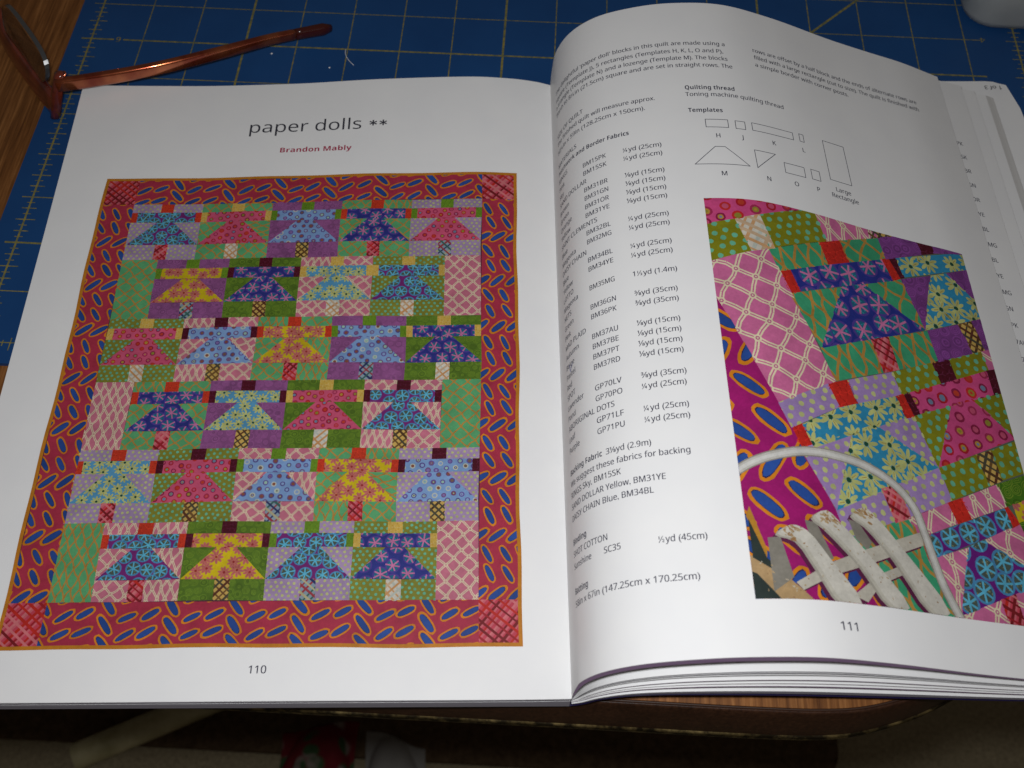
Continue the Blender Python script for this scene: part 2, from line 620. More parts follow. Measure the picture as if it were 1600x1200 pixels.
link("inlay_line", fixn(mesh("inlay_line", tl(V), F, True)), M_INLAY, table)
V, F = ring([(-.3, -2.6), (-.05, -2.15), (.35, -2.2), (.8, -3.2), (1.8, -8), (2.9, -14.5), (3.7, -21), (3.8, -24.5)])
link("rim", fixn(mesh("rim", tl(V), F, True)), M_RIM, table)
V, F = ring([(3.4, -22.0), (4.2, -22.3), (4.6, -23.0), (4.3, -23.8), (4.6, -24.6), (4.6, -26.0), (3.8, -26.8), (-8, -26.8)])
link("metal_trim", fixn(mesh("metal_trim", tl(V), F, True)), M_BRASS, table)
V, F = sweep([(0, 200, 674), (0, 200.01, 400), (0, 200, 60), (0, 200.01, 20)], [60, 45, 50, 60], [60, 45, 50, 60], 24, 2.0)
link("pedestal", fixn(mesh("pedestal", V, F, True)), M_RIM, table)
V, F = slab(-220, 220, -20, 420, 8, 34, 200, 12)
link("base", fixn(mesh("base", V, F)), M_RIM, table)
tag(table, "brown wooden table with dark rounded rim and thin metal trim", "table")

# ------------------------------------------------------------------ cutting mat
IN = 25.4
mat_o = empty("cutting_mat", (0, 0, -.002))
V, F = slab(-10.5, 468, -213, 132, .03, 2.0, 9)
me = mesh("mat_sheet", V, F)
link("mat_sheet", me, M_MAT, mat_o)

class Flat:
    us = [-1e9]; vs = None
    def __call__(self, u, v, h):
        return np.stack([u, v, 2.0 + h * 1.2], 1), np.tile((0, 0, 1.0), (len(u), 1))
flat = Flat()
Y = (1, 1, 1)
gs, ts, ns = Sheet(), Sheet(), Sheet()
for i in range(1, 18):
    w = 1.05 if i in (3, 8, 13) else .52
    stroke(gs, [(i * IN, -8 * IN), (i * IN, 5 * IN)], w, Y)
for j in range(-8, 6):
    w = .95 if j in (-6, -1, 4) else .5
    x0 = -4.5 if j % 1 == 0 else 0
    if j == -1:
        stroke(gs, [(x0, j * IN), (.42 * IN, j * IN)], w, Y, 1)
        stroke(gs, [(.64 * IN, j * IN), (17.25 * IN, j * IN)], w, Y, 1)
    elif j in (0, 1):
        stroke(gs, [(x0, j * IN), (17.3 * IN, j * IN)], w, Y, 1)
    else:
        stroke(gs, [(x0, j * IN), (18.1 * IN, j * IN)], w, Y, 1)
stroke(gs, [(13 * IN, -1 * IN), (19 * IN - 30, 5 * IN - 30)], 1.2, Y, 2)
for x in (0, 18 * IN):
    stroke(gs, [(x, -8 * IN), (x, 5 * IN)], .85, Y, 3)
    for q in range(-64, 40):
        if q % 8 == 0 and x == 0:
            continue
        ln = 4.6 if q % 8 == 0 else (3.7 if q % 4 == 0 else (2.7 if q % 2 == 0 else 1.5))
        stroke(ts, [(x - ln, q * IN / 8), (x + ln * 1.2, q * IN / 8)], .5 if q % 2 == 0 else .4, Y, 4)
for q in range(0, 145):
    ln = 4.4 if q % 8 == 0 else (3.5 if q % 4 == 0 else (2.6 if q % 2 == 0 else 1.5))
    stroke(ts, [(q * IN / 8, -8 * IN - ln), (q * IN / 8, -8 * IN + ln * .6)], .45, Y, 4)
for s_, x, y, ro in (("9", .53 * IN - 1.2, -IN - 1.6, 0), ("4", 17.45 * IN - 1, 1.6, math.pi * .96), ("5", 17.42 * IN + 1.2, IN + 1.6, math.pi * .96)):
    ns = Sheet()
    text(ns, s_, x, y, 4.6, col=Y, lev=5, rot=ro)
    ns.build("ruler_number", flat, mat_o, M_LINE)
gs.build("grid_lines", flat, mat_o, M_LINE)
ts.build("ruler_ticks", flat, mat_o, M_LINE)
tag(mat_o, "blue cutting mat with yellow inch grid under the open book", "cutting mat")

# ------------------------------------------------------------------ open book
T, W = 280.6, 216.6
book = empty("open_book", (.24363, -.33561, 0), math.radians(3.371))
tag(book, "open pattern book showing a colourful quilt on both pages", "book")

TOPP = [(0, 9), (0.05, 14), (0.5, 22), (1.7, 30.5), (7, 41), (17.6, 49.8), (36.2, 55.8), (52.5, 57.7), (71, 56.8), (92.6, 50.3), (124, 37.6), (144, 30.3), (159, 25), (179, 16.3)]
COVP = [(0.4, 1.6), (4, 3.2), (10, 8.6), (21.8, 13.4), (45, 14.0), (75, 12.2), (110, 8.0), (157, 2.9), (190, 1.7), (215, 1.4)]
NA = 109
def arcs(P):
    c_ = catmull(P, 40)
    l = np.r_[0, np.cumsum(np.linalg.norm(np.diff(c_, axis=0), axis=1))]
    q = np.linspace(0, l[-1], NA)
    return np.stack([np.interp(q, l, c_[:, 0]), np.interp(q, l, c_[:, 1])], 1)
PT, PC = arcs(TOPP), arcs(COVP)
AU_ = np.linspace(0, W, NA)

class RightSurf:
    vs = None
    def __init__(self, w):
        self.us = AU_.tolist()
        self.p = PT * w + PC * (1 - w)
        t = np.gradient(self.p, axis=0)
        t /= np.linalg.norm(t, axis=1)[:, None]
        self.n = np.stack([-t[:, 1], t[:, 0]], 1)
    def __call__(self, u, v, h):
        sx, sz = np.interp(u, AU_, self.p[:, 0]), np.interp(u, AU_, self.p[:, 1])
        nx, nz = np.interp(u, AU_, self.n[:, 0]), np.interp(u, AU_, self.n[:, 1])
        l = np.hypot(nx, nz); nx /= l; nz /= l
        return np.stack([sx + nx * h, v, sz + nz * h], 1), np.stack([nx, np.zeros_like(nx), nz], 1)

LS = np.array([0, 6.5, 18, 35.5, 76, 121, 167, 216.6])
def smooth1(xs, ys):
    """monotone-ish cubic through points"""
    xs = np.array(xs, float); ys = np.array(ys, float)
    d_ = np.diff(ys) / np.diff(xs)
    mm_ = np.r_[d_[0], [0 if d_[i] * d_[i + 1] <= 0 else 2 * d_[i] * d_[i + 1] / (d_[i] + d_[i + 1]) for i in range(len(d_) - 1)], d_[-1]]
    def f(x):
        x = np.clip(x, xs[0], xs[-1])
        i = np.clip(np.searchsorted(xs, x) - 1, 0, len(xs) - 2)
        h_ = xs[i + 1] - xs[i]; t = (x - xs[i]) / h_
        return ((1 + 2 * t) * (1 - t) ** 2 * ys[i] + t * (1 - t) ** 2 * h_ * mm_[i] + t * t * (3 - 2 * t) * ys[i + 1] + t * t * (t - 1) * h_ * mm_[i + 1])
    return f
f_bot = smooth1(LS, [9, 8.7, 8.3, 8.2, 8.2, 7.8, 7.4, 7.0])
f_top = smooth1(LS, [11, 13, 15, 16.2, 14.8, 11.6, 10.2, 10.6])
def zleft(s, t):
    w = np.clip(t / T, 0, 1) ** 2
    return f_bot(-s) * (1 - w) + f_top(-s) * w
LU = np.linspace(-W, 0, 73)
LV_ = np.linspace(0, T, 36)
LZ = zleft(LU[:, None] + 0 * LV_[None], LV_[None] + 0 * LU[:, None])
class LeftSurf:
    us = LU.tolist(); vs = LV_.tolist()
    def __call__(self, u, v, h):
        i = np.clip(((u - LU[0]) / (LU[1] - LU[0])).astype(int), 0, 71); j = np.clip((v / LV_[1]).astype(int), 0, 34)
        a = (u - LU[i]) / (LU[1] - LU[0]); b_ = (v - LV_[j]) / LV_[1]
        z = LZ[i, j] * (1 - a) * (1 - b_) + LZ[i + 1, j] * a * (1 - b_) + LZ[i, j + 1] * (1 - a) * b_ + LZ[i + 1, j + 1] * a * b_
        e = .5
        gx = (zleft(u + e, v) - zleft(u - e, v)) / (2 * e); gy = (zleft(u, v + e) - zleft(u, v - e)) / (2 * e)
        n_ = np.stack([-gx, -gy, np.ones_like(gx)], 1); n_ /= np.linalg.norm(n_, axis=1)[:, None]
        return np.stack([u, v, z], 1) + n_ * h[:, None], n_

def solid(name, top, bot, mats, parent):
    """top/bot: arrays [i][j] of points; sides get material 1"""
    ni, nj = top.shape[:2]
    V = top.reshape(-1, 3).tolist() + bot.reshape(-1, 3).tolist()
    K = ni * nj
    F, mi = [], []
    for i in range(ni - 1):
        for j in range(nj - 1):
            a = i * nj + j
            F.append((a, a + nj, a + nj + 1, a + 1)); mi.append(0)
            F.append((K + a, K + a + 1, K + a + nj + 1, K + a + nj)); mi.append(0)
    nsm = len(F)
    loop = [i * nj for i in range(ni)] + [(ni - 1) * nj + j for j in range(1, nj)] + [i * nj + nj - 1 for i in range(ni - 2, -1, -1)] + [j for j in range(nj - 2, 0, -1)]
    b0 = len(V)
    for q in loop:
        V.append(V[q]); V.append(V[K + q])
    n_ = len(loop)
    for q in range(n_):
        r_ = (q + 1) % n_
        F.append((b0 + 2 * q, b0 + 2 * q + 1, b0 + 2 * r_ + 1, b0 + 2 * r_))
        mi.append(1 if q < ni - 1 or len(mats) < 3 else 2)
    me = mesh(name, V, F, False, mi)
    me.polygons.foreach_set("use_smooth", [True] * nsm + [False] * (len(F) - nsm))
    me.update()
    return link(name, me, mats, parent)

def lgrid(dz=None, zconst=None, s0=-W, s1=0, t0=0, t1=T):
    uu = LU if (s0, s1) == (-W, 0) else np.linspace(s0, s1, 73)
    vv = LV_ if (t0, t1) == (0, T) else np.linspace(t0, t1, 36)
    U, Vv = np.meshgrid(uu, vv, indexing='ij')
    k_ = np.clip((118 - Vv) / 70, 0, 1)
    Z = zleft(U, Vv) + dz if zconst is None else zconst - 2.2 * k_ * k_ * (3 - 2 * k_)
    return np.stack([U, Vv, Z], 2)
left_page = solid("page", lgrid(0), lgrid(-.14), [M_PAPER, M_PAPER], book)
left_page["label"] = "flat left page printed with the whole quilt"
kw = dict(s0=-W + .9, s1=-.25, t0=-.06, t1=T - .6)
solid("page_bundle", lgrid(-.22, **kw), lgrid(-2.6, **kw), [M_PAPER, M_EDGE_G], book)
kw = dict(s0=-W - .5, s1=-.25, t0=-.12, t1=T - .2)
solid("page_bundle", lgrid(-2.7, **kw), lgrid(None, 3.4, **kw), [M_PAPER, M_EDGE], book)
kw = dict(s0=-W + .4, s1=-.3, t0=-.02, t1=T - .3)
solid("page_bundle", lgrid(None, 3.3, **kw), lgrid(None, .80, **kw), [M_PAPER, M_EDGE], book)

def rgrid(w, sh=0, t0=0, t1=T, trim=1.0, grow=0.0):
    sf = RightSurf(w)
    if grow:                       # bundles thicken towards the fore-edge, closing the gaps between them
        k_ = np.clip((np.arange(NA) / (NA - 1) - .72) / .28, 0, 1)[:, None]
        sf.p = sf.p + (RightSurf(w - grow).p - sf.p) * k_ * k_ * (3 - 2 * k_)
    vv = np.array([t0, t0 + (t1 - t0) * .5, t1])
    U, Vv = np.meshgrid(AU_ * trim, vv, indexing='ij')
    P, _ = sf(U.ravel(), Vv.ravel(), np.full(U.size, float(sh)))
    return P.reshape(NA, 3, 3)
right_page = solid("page", rgrid(1), rgrid(1, -.14), [M_PAPER, M_PAPER], book)
right_page["label"] = "arched right page with fabric list and quilt photograph"
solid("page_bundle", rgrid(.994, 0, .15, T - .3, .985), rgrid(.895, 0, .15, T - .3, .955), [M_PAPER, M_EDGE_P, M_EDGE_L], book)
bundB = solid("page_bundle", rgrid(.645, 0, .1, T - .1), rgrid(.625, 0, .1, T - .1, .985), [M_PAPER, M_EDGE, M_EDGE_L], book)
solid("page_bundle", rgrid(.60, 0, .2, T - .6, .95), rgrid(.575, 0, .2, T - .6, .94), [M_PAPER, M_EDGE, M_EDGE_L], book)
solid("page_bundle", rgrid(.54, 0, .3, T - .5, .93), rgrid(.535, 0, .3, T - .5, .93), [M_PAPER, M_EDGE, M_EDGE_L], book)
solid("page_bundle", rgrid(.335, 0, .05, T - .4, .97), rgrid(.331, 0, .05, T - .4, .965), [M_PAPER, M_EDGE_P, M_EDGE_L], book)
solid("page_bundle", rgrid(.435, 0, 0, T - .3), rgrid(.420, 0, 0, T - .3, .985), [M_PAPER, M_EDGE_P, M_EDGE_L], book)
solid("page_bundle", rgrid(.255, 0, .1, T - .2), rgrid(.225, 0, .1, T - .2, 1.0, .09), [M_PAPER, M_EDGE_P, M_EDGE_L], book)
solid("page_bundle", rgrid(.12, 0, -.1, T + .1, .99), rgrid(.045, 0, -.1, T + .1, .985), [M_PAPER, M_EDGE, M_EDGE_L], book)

cp = catmull([(-218, .70), (-120, .70), (-12, .70), (-1, .74), (1.4, 1.0), (5, 2.6), (10.5, 7.6), (21.8, 12.4), (45, 13.0), (75, 11.2), (110, 7.0), (157, 1.95), (190, .80), (218, .72)], 8)
cp[:, 1] = np.maximum(cp[:, 1], .68)
vv = np.r_[.05, np.linspace(10, 150, 15), T + .6]
def sag(t):
    """the left half settles from the mat onto the table beyond the mat's near edge"""
    k_ = np.clip((118 - t) / 70, 0, 1)
    return -2.2 * k_ * k_ * (3 - 2 * k_)
top = np.array([[(p[0], q, p[1] + float(sag(q)) * float(np.clip((8 - p[0]) / 8, 0, 1))) for q in vv] for p in cp])
bot = top.copy(); bot[:, :, 2] -= .45
solid("cover", top, bot, [M_COVER, M_COVER], book)

# ------------------------------------------------------------------ fabrics of the printed quilt
FAB = {
 'LV': (.47, .33, .54), 'PO': (.27, .27, .035), 'GN': (.13, .47, .20), 'PK': (.68, .20, .29), 'PU': (.30, .095, .27), 'LF': (.115, .215, .022),
 'RP': (.74, .11, .22), 'RS': (.25, .42, .74), 'CB': (.22, .025, .21), 'CM': (.030, .040, .26), 'DB': (.11, .36, .60), 'DY': (.74, .56, .012),
 'OR': (.68, .05, .02), 'BR': (.095, .006, .018), 'YE': (.76, .50, .10), 'GS': (.16, .31, .02),
 'RD': (.70, .075, .12), 'AU': (.70, .46, .12), 'BE': (.82, .77, .66), 'PT': (.32, .43, .52), 'LO': (.50, .038, .082)}

CLOSE = dict(FAB)
CLOSE.update({'LV': (.44, .29, .60), 'PK': (.70, .17, .37), 'RP': (.74, .085, .27), 'GN': (.055, .40, .20), 'PO': (.27, .27, .012), 'CM': (.022, .035, .28), 'DB': (.035, .31, .54),
              'PU': (.24, .06, .29), 'LO': (.40, .012, .17), 'OR': (.66, .028, .018), 'LF': (.07, .20, .012), 'CB': (.17, .015, .24)})

INK_GAIN = .84
def ell(cx, cy, a, b_, ang=0, n=12, wob=0, rr=None):
    ca, sa = math.cos(ang), math.sin(ang)
    out = []
    for i in range(n):
        t = 2 * math.pi * i / n
        k = 1 + (rr.uniform(-wob, wob) if wob else 0)
        x, y = a * k * math.cos(t), b_ * k * math.sin(t)
        out.append((cx + x * ca - y * sa, cy + x * sa + y * ca))
    return out

def pod(cx, cy, a, b_, ang, n=14, wob=0, rr=None):
    """blunt seed-pod outline"""
    ca, sa = math.cos(ang), math.sin(ang)
    out = []
    for i in range(n):
        t = 2 * math.pi * (i + .5) / n
        k = 1 + (rr.uniform(-wob, wob) if wob else 0)
        x = a * k * math.copysign(abs(math.cos(t)) ** .8, math.cos(t)); y = b_ * k * math.copysign(abs(math.sin(t)) ** .85, math.sin(t))
        out.append((cx + x * ca - y * sa, cy + x * sa + y * ca))
    return out

def lighten(c, k):
    return tuple(min(1, x * k) for x in c)

def fabric(sh, code, patch, k=1.0, rot=0.0, seed=0, within=None, origin=None, pal=FAB):
    patch = ccw(patch)
    if within is not None:
        patch = clip(patch, within)
        if len(patch) < 3 or area(patch) < .02:
            return
    r_ = random.Random(seed * 7919 + 13)
    base = pal[code]
    k *= {'CB': 1.38, 'CM': 1.5, 'DB': 1.25, 'DY': 1.3, 'RP': 1.3, 'RS': 1.32, 'LV': 1.12, 'PO': 1.15, 'GN': 1.08, 'PK': 1.08, 'RD': 1.75, 'AU': 1.7, 'BE': 1.75, 'PT': 1.7}.get(code, 1.0)
    j = r_.uniform(.93, 1.06)
    sh.add(patch, lighten(base, j), 0)
    cr, sr = math.cos(rot), math.sin(rot)
    ox, oy = patch[0]
    ox += r_.uniform(-5, 5); oy += r_.uniform(-5, 5)
    if origin:
        ox, oy = origin
    loc = [(((x - ox) * cr + (y - oy) * sr) / k, (-(x - ox) * sr + (y - oy) * cr) / k) for x, y in patch]
    x0, x1 = min(p[0] for p in loc), max(p[0] for p in loc)
    y0, y1 = min(p[1] for p in loc), max(p[1] for p in loc)
    def A(poly, col, lev):
        sh.add([(ox + k * (x * cr - y * sr), oy + k * (x * sr + y * cr)) for x, y in poly], col, lev, patch)
    def L(p, q, w, col, lev):
        dx, dy = q[0] - p[0], q[1] - p[1]
        l = math.hypot(dx, dy) or 1
        ex, ey = dx / l * w / 2, dy / l * w / 2
        A([(p[0] + ey, p[1] - ex), (q[0] + ey, q[1] - ex), (q[0] - ey, q[1] + ex), (p[0] - ey, p[1] + ex)], col, lev)
    def lattice(dx, dy, jit, m_=1.5):
        jj = math.floor((y0 - m_) / dy)
        while jj * dy < y1 + m_:
            ii = math.floor((x0 - m_) / dx) - 1
            while ii * dx < x1 + m_:
                yield (ii * dx + (dx / 2 if jj % 2 else 0) + r_.uniform(-jit, jit), jj * dy + r_.uniform(-jit, jit), ii, jj)
                ii += 1
            jj += 1
    if code in ('LV', 'PO'):
        col = (.60, .62, .26) if code == 'LV' else (.17, .55, .36)
        for x, y, _, _ in lattice(2.15, 1.5, .22):
            A(ell(x, y, .50, .50, 0, 8, .12, r_), lighten(col, r_.uniform(.85, 1.1)), 1)
    elif code in ('GN', 'PK'):
        dx, dy = (5.0, 2.6) if r_.random() < .6 else (3.2, 3.4)
        nodes = {}
        for x, y, i, q in lattice(dx, dy, .42, 6):
            nodes[(i, q)] = (x, y)
        colr = (.56, .29, .06) if code == 'GN' else (.88, .77, .52)
        for (i, q), p in nodes.items():
            for t in ((i, q + 1), (i - 1, q + 1)) if q % 2 == 0 else ((i, q + 1), (i + 1, q + 1)):
                if t in nodes:
                    if code == 'GN':
                        mx, my = (p[0] + nodes[t][0]) / 2 + r_.uniform(-.5, .5), (p[1] + nodes[t][1]) / 2 + r_.uniform(-.35, .35)
                        L(p, (mx, my), .56, lighten(colr, r_.uniform(.8, 1.1)), 1); L((mx, my), nodes[t], .50, colr, 1)
                    else:
                        mid = ((p[0] + nodes[t][0]) / 2 + r_.uniform(-.3, .3), (p[1] + nodes[t][1]) / 2 + r_.uniform(-.22, .22))
                        for e0, e1 in ((p, mid), (mid, nodes[t])):
                            L(e0, e1, .74, colr, 1)
                            L(e0, e1, .20, lighten(base, .92), 2)
            if code == 'PK':
                A(ell(*p, .66, .66, 0, 9), colr, 3)
                A(ell(*p, .36, .36, 0, 8), lighten(base, .85), 4)
                A(ell(*p, .17, .17, 0, 6), colr, 5)
            else:
                A(ell(*p, .45, .30, 0, 7, .15, r_), colr, 2)
    elif code in ('PU', 'LF'):
        c1 = lighten(base, 1.35) if code == 'PU' else (.20, .33, .03)
        c2 = lighten(base, .72)
        for x, y, i, q in lattice(3.4, 2.9, .5, 3):
            for rr_ in (1.55, 1.05, .55):
                A(ell(x, y, rr_, rr_ * .9, .3, 11, .06, r_), c1 if r_.random() < .75 else c2, 1 + 2 * int((1.6 - rr_) * 2))
                A(ell(x, y, rr_ - .2, rr_ * .9 - .2, .3, 11, .06, r_), lighten(base, r_.uniform(.92, 1.05)), 2 + 2 * int((1.6 - rr_) * 2))
    elif code in ('RP', 'RS'):
        if code == 'RP':
            outs = [(.50, .015, .03), (.30, .015, .07), (.62, .03, .03), (.42, .03, .10)]
            ins = [(.34, .28, .04), (.20, .27, .42), (.62, .06, .03), (.55, .30, .05), (.66, .10, .2)]
        else:
            outs = [(.11, .07, .30), (.16, .10, .38), (.62, .66, .58), (.20, .09, .24)]
            ins = [(.30, .10, .06), (.26, .18, .46), (.38, .62, .52), (.24, .14, .10), (.30, .45, .75)]
        for x, y, _, _ in lattice(2.75, 2.1, .34):
            a = r_.uniform(.74, .92)
            A(ell(x, y, a, a, 0, 11, .05, r_), r_.choice(outs), 1)
            A(ell(x, y, a * .60, a * .60, 0, 9, .07, r_), r_.choice(ins), 2)
            if r_.random() < .4:
                A(ell(x, y, a * .3, a * .3, 0, 7), r_.choice(ins), 3)
    elif code in ('CB', 'CM'):
        if code == 'CB':
            rimc, core, sp, dash = (.08, .30, .56), (.085, .12, .10), (.13, .55, .78), (.32, .33, .16)
        else:
            rimc, core, sp, dash = (.09, .055, .34), (.018, .15, .27), (.66, .20, .42), (.03, .40, .46)
        for x, y, _, _ in lattice(4.25, 3.65, .5, 3):
            R_ = r_.uniform(1.85, 2.15)
            A(ell(x, y, R_, R_, 0, 16), rimc, 1)
            A(ell(x, y, R_ * .80, R_ * .80, 0, 14), core, 2)
            for q in range(12):
                a = r_.uniform(0, 6.28); d_ = R_ * r_.uniform(.3, .72)
                px, py = x + d_ * math.cos(a), y + d_ * math.sin(a)
                L((px, py), (px + .32 * math.cos(a + 1.4), py + .32 * math.sin(a + 1.4)), .16, dash, 3)
            a0 = r_.uniform(0, 1)
            for q in range(6):
                a = a0 + q * math.pi / 3 + r_.uniform(-.15, .15)
                e = R_ * r_.uniform(.78, .98)
                L((x, y), (x + e * math.cos(a), y + e * math.sin(a)), .36, lighten(sp, r_.uniform(.88, 1.1)), 4)
    elif code in ('DB', 'DY'):
        pet, cen, vein = ((.60, .63, .23), (.015, .085, .05), (.45, .25, .05)) if code == 'DB' else ((.66, .19, .16), (.40, .03, .04), (.50, .08, .08))
        for x, y, _, _ in lattice(4.1, 3.3, .75, 3):
            R_ = r_.uniform(1.75, 2.2); a0 = r_.uniform(0, 1); npet = 9
            for q in range(npet):
                a = a0 + q * 2 * math.pi / npet + r_.uniform(-.1, .1)
                d_ = R_ * .58
                A(ell(x + d_ * math.cos(a), y + d_ * math.sin(a), R_ * .43, .42 if code == 'DY' else .34, a, 8), lighten(pet, r_.uniform(.85, 1.1)), 1)
                if code == 'DY' or q % 3 == 0:
                    L((x + R_ * .3 * math.cos(a), y + R_ * .3 * math.sin(a)), (x + R_ * .7 * math.cos(a), y + R_ * .7 * math.sin(a)), .10, vein, 2)
            A(ell(x, y, .40, .40, 0, 8, .15, r_), cen, 3)
    elif code in ('OR', 'BR', 'YE', 'GS'):
        c1, c2 = lighten(base, 1.3), lighten(base, .66)
        if code == 'BR':
            c1 = (.16, .02, .06)
        if code == 'YE':
            c1, c2 = (.80, .60, .22), (.66, .34, .03)
        for x, y, _, _ in lattice(2.3, 2.0, .3):
            a0 = r_.uniform(0, 1)
            for q in range(5):
                a = a0 + q * 1.2566
                L((x, y), (x + .95 * math.cos(a), y + .95 * math.sin(a)), .20, c2 if q % 2 else c1, 1)
    elif code in ('RD', 'AU', 'BE', 'PT'):
        cols = {'RD': [(.24, .015, .02), (.62, .03, .02), (.80, .22, .24), (.42, .02, .03)], 'AU': [(.10, .05, .02), (.13, .04, .02), (.20, .10, .03), (.09, .08, .05)],
                'BE': [(.72, .36, .14), (.70, .50, .32), (.62, .66, .58), (.74, .42, .2)], 'PT': [(.03, .04, .16), (.40, .05, .07), (.05, .16, .14), (.58, .52, .30)]}[code]
        al = (cols * 30)
        st = 1.7
        for q in range(-30, 30):
            c_ = q * st + r_.uniform(-.15, .15)
            if code == 'RD':
                A([(c_ - 40, -40), (c_ + .8 - 40, -40), (c_ + 40.8, 40), (c_ + 40, 40)], (.74, .16, .20), 1)
            L((c_ - 40, -40), (c_ + 40, 40), r_.uniform(.32, .55), al[r_.randrange(4)], 2)
            L((c_ - 40, 40), (c_ + 40, -40), r_.uniform(.32, .55), al[r_.randrange(4)], 3)
    elif code == 'LO':
        oc, bc, dk = (.80, .27, .015), (.026, .085, .36), (.02, .02, .08)
        for i in range(math.floor(x0 / 6.7) - 2, math.ceil(x1 / 6.7) + 2):
            m_ = i % 3
            for q in range(math.floor(y0 / 5.9) - 2, math.ceil(y1 / 5.9) + 2):
                if origin:
                    r_ = random.Random(i * 977 + q * 31)
                x = i * 6.7 + r_.uniform(-.3, .3); y = q * 5.9 + (0, 2.7, 3.6)[m_] + r_.uniform(-.3, .3)
                ang = math.radians(-51 if m_ == 0 else 29) + r_.uniform(-.1, .1)
                a = r_.uniform(3.9, 4.4) if m_ == 0 else r_.uniform(3.45, 3.9)
                w_ = r_.uniform(1.5, 1.75) if m_ == 0 else r_.uniform(1.3, 1.55)
                A(pod(x, y, a, w_, ang, 16, .05, r_), lighten(oc, r_.uniform(.9, 1.08)), 1)
                A(pod(x, y, a * .83, w_ * .67, ang, 14, .03, r_), dk, 2)
                A(pod(x, y, a * .795, w_ * .60, ang, 14, .06, r_), lighten(bc, r_.uniform(.85, 1.15)), 3)

# ---- left page: the whole quilt
qs = Sheet()
qs.gain = INK_GAIN
X0, X1, Y0, Y1 = -195.6, -16.2, 17.7, 225.3
FX0, FX1, FY0, FY1 = -181.0, -31.2, 34.2, 210.8
def qw(x, y):
    return (x + .28 * math.sin(y / 17.0) + .16 * math.sin(y / 6.1 + x / 40), y + .25 * math.sin(x / 21.0 + 1) + .14 * math.sin(x / 7.3))
def QP(*pts):
    return [qw(x, y) for x, y in pts]
def strip(x0, y0, x1, y1, code, rot, n, sd):
    for i in range(n):
        a, b_ = i / n, (i + 1) / n
        if x1 - x0 > y1 - y0:
            P_ = QP((x0 + (x1 - x0) * a, y0), (x0 + (x1 - x0) * b_, y0), (x0 + (x1 - x0) * b_, y1), (x0 + (x1 - x0) * a, y1))
        else:
            P_ = QP((x0, y0 + (y1 - y0) * a), (x1, y0 + (y1 - y0) * a), (x1, y0 + (y1 - y0) * b_), (x0, y0 + (y1 - y0) * b_))
        yield P_
BW = 1.35
qs.add(QP((X0 + .6, Y0 + .6), (X1 - .6, Y0 + .6), (X1 - .6, Y1 - .6), (X0 + .6, Y1 - .6)), (.10, .03, .05), -1)
for (x0, y0, x1, y1) in ((X0, Y0, X1, Y0 + BW), (X0, Y1 - BW, X1, Y1), (X0, Y0, X0 + BW, Y1), (X1 - BW, Y0, X1, Y1)):
    for P_ in strip(x0, y0, x1, y1, None, 0, 30, 0):
        qs.add(P_, (.66, .25, .02), 9)
ix0, ix1, iy0, iy1 = X0 + BW * .8, X1 - BW * .8, Y0 + BW * .8, Y1 - BW * .8
fabric(qs, 'LO', QP((FX0, iy0), (FX1, iy0), (FX1, FY0), (FX0, FY0)), 1.1, 0, 1)
fabric(qs, 'LO', QP((FX0, FY1), (FX1, FY1), (FX1, iy1), (FX0, iy1)), 1.1, 0, 2)
fabric(qs, 'LO', QP((ix0, FY0), (FX0, FY0), (FX0, FY1), (ix0, FY1)), 1.1, math.pi / 2, 3)
fabric(qs, 'LO', QP((FX1, FY0), (ix1, FY0), (ix1, FY1), (FX1, FY1)), 1.1, math.pi / 2, 4)
for q, (x0, y0, x1, y1) in enumerate(((ix0, iy0, FX0, FY0), (FX1, iy0, ix1, FY0), (ix0, FY1, FX0, iy1), (FX1, FY1, ix1, iy1))):
    fabric(qs, 'RD', QP((x0, y0), (x1, y0), (x1, y1), (x0, y1)), 1.15, .1, 20 + q)
ROWS = [
 [None, 'LV CB OR RD', 'GN RP YE BE', 'PU RS GS AU', 'GN CM OR RD', 'LV RP GS PT', None],
 ['GN', 'PU DY GS PT', 'LF CM BR AU', 'PK DB YE BE', 'PO CB YE BE', 'PK'],
 [None, 'PO RP YE BE', 'PK RS BR AU', 'GN DY OR RD', 'PU RS GS PT', 'LF CM YE BE', None],
 ['PK', 'GN CM OR RD', 'PU DB BR AU', 'LF RP YE BE', 'PK CB BR AU', 'GN'],
 [None, 'LV DB OR RD', 'PO RP BR AU', 'PK RS GS PT', 'GN DY OR RD', 'LV RS BR AU', None],
 ['GN', 'PK CB OR RD', 'LF DY BR AU', 'LV CB GS PT', 'PO CM YE BE', 'PK']]
BWd, BH = (FX1 - FX0) / 5, (FY1 - FY0) / 6
sd = 100
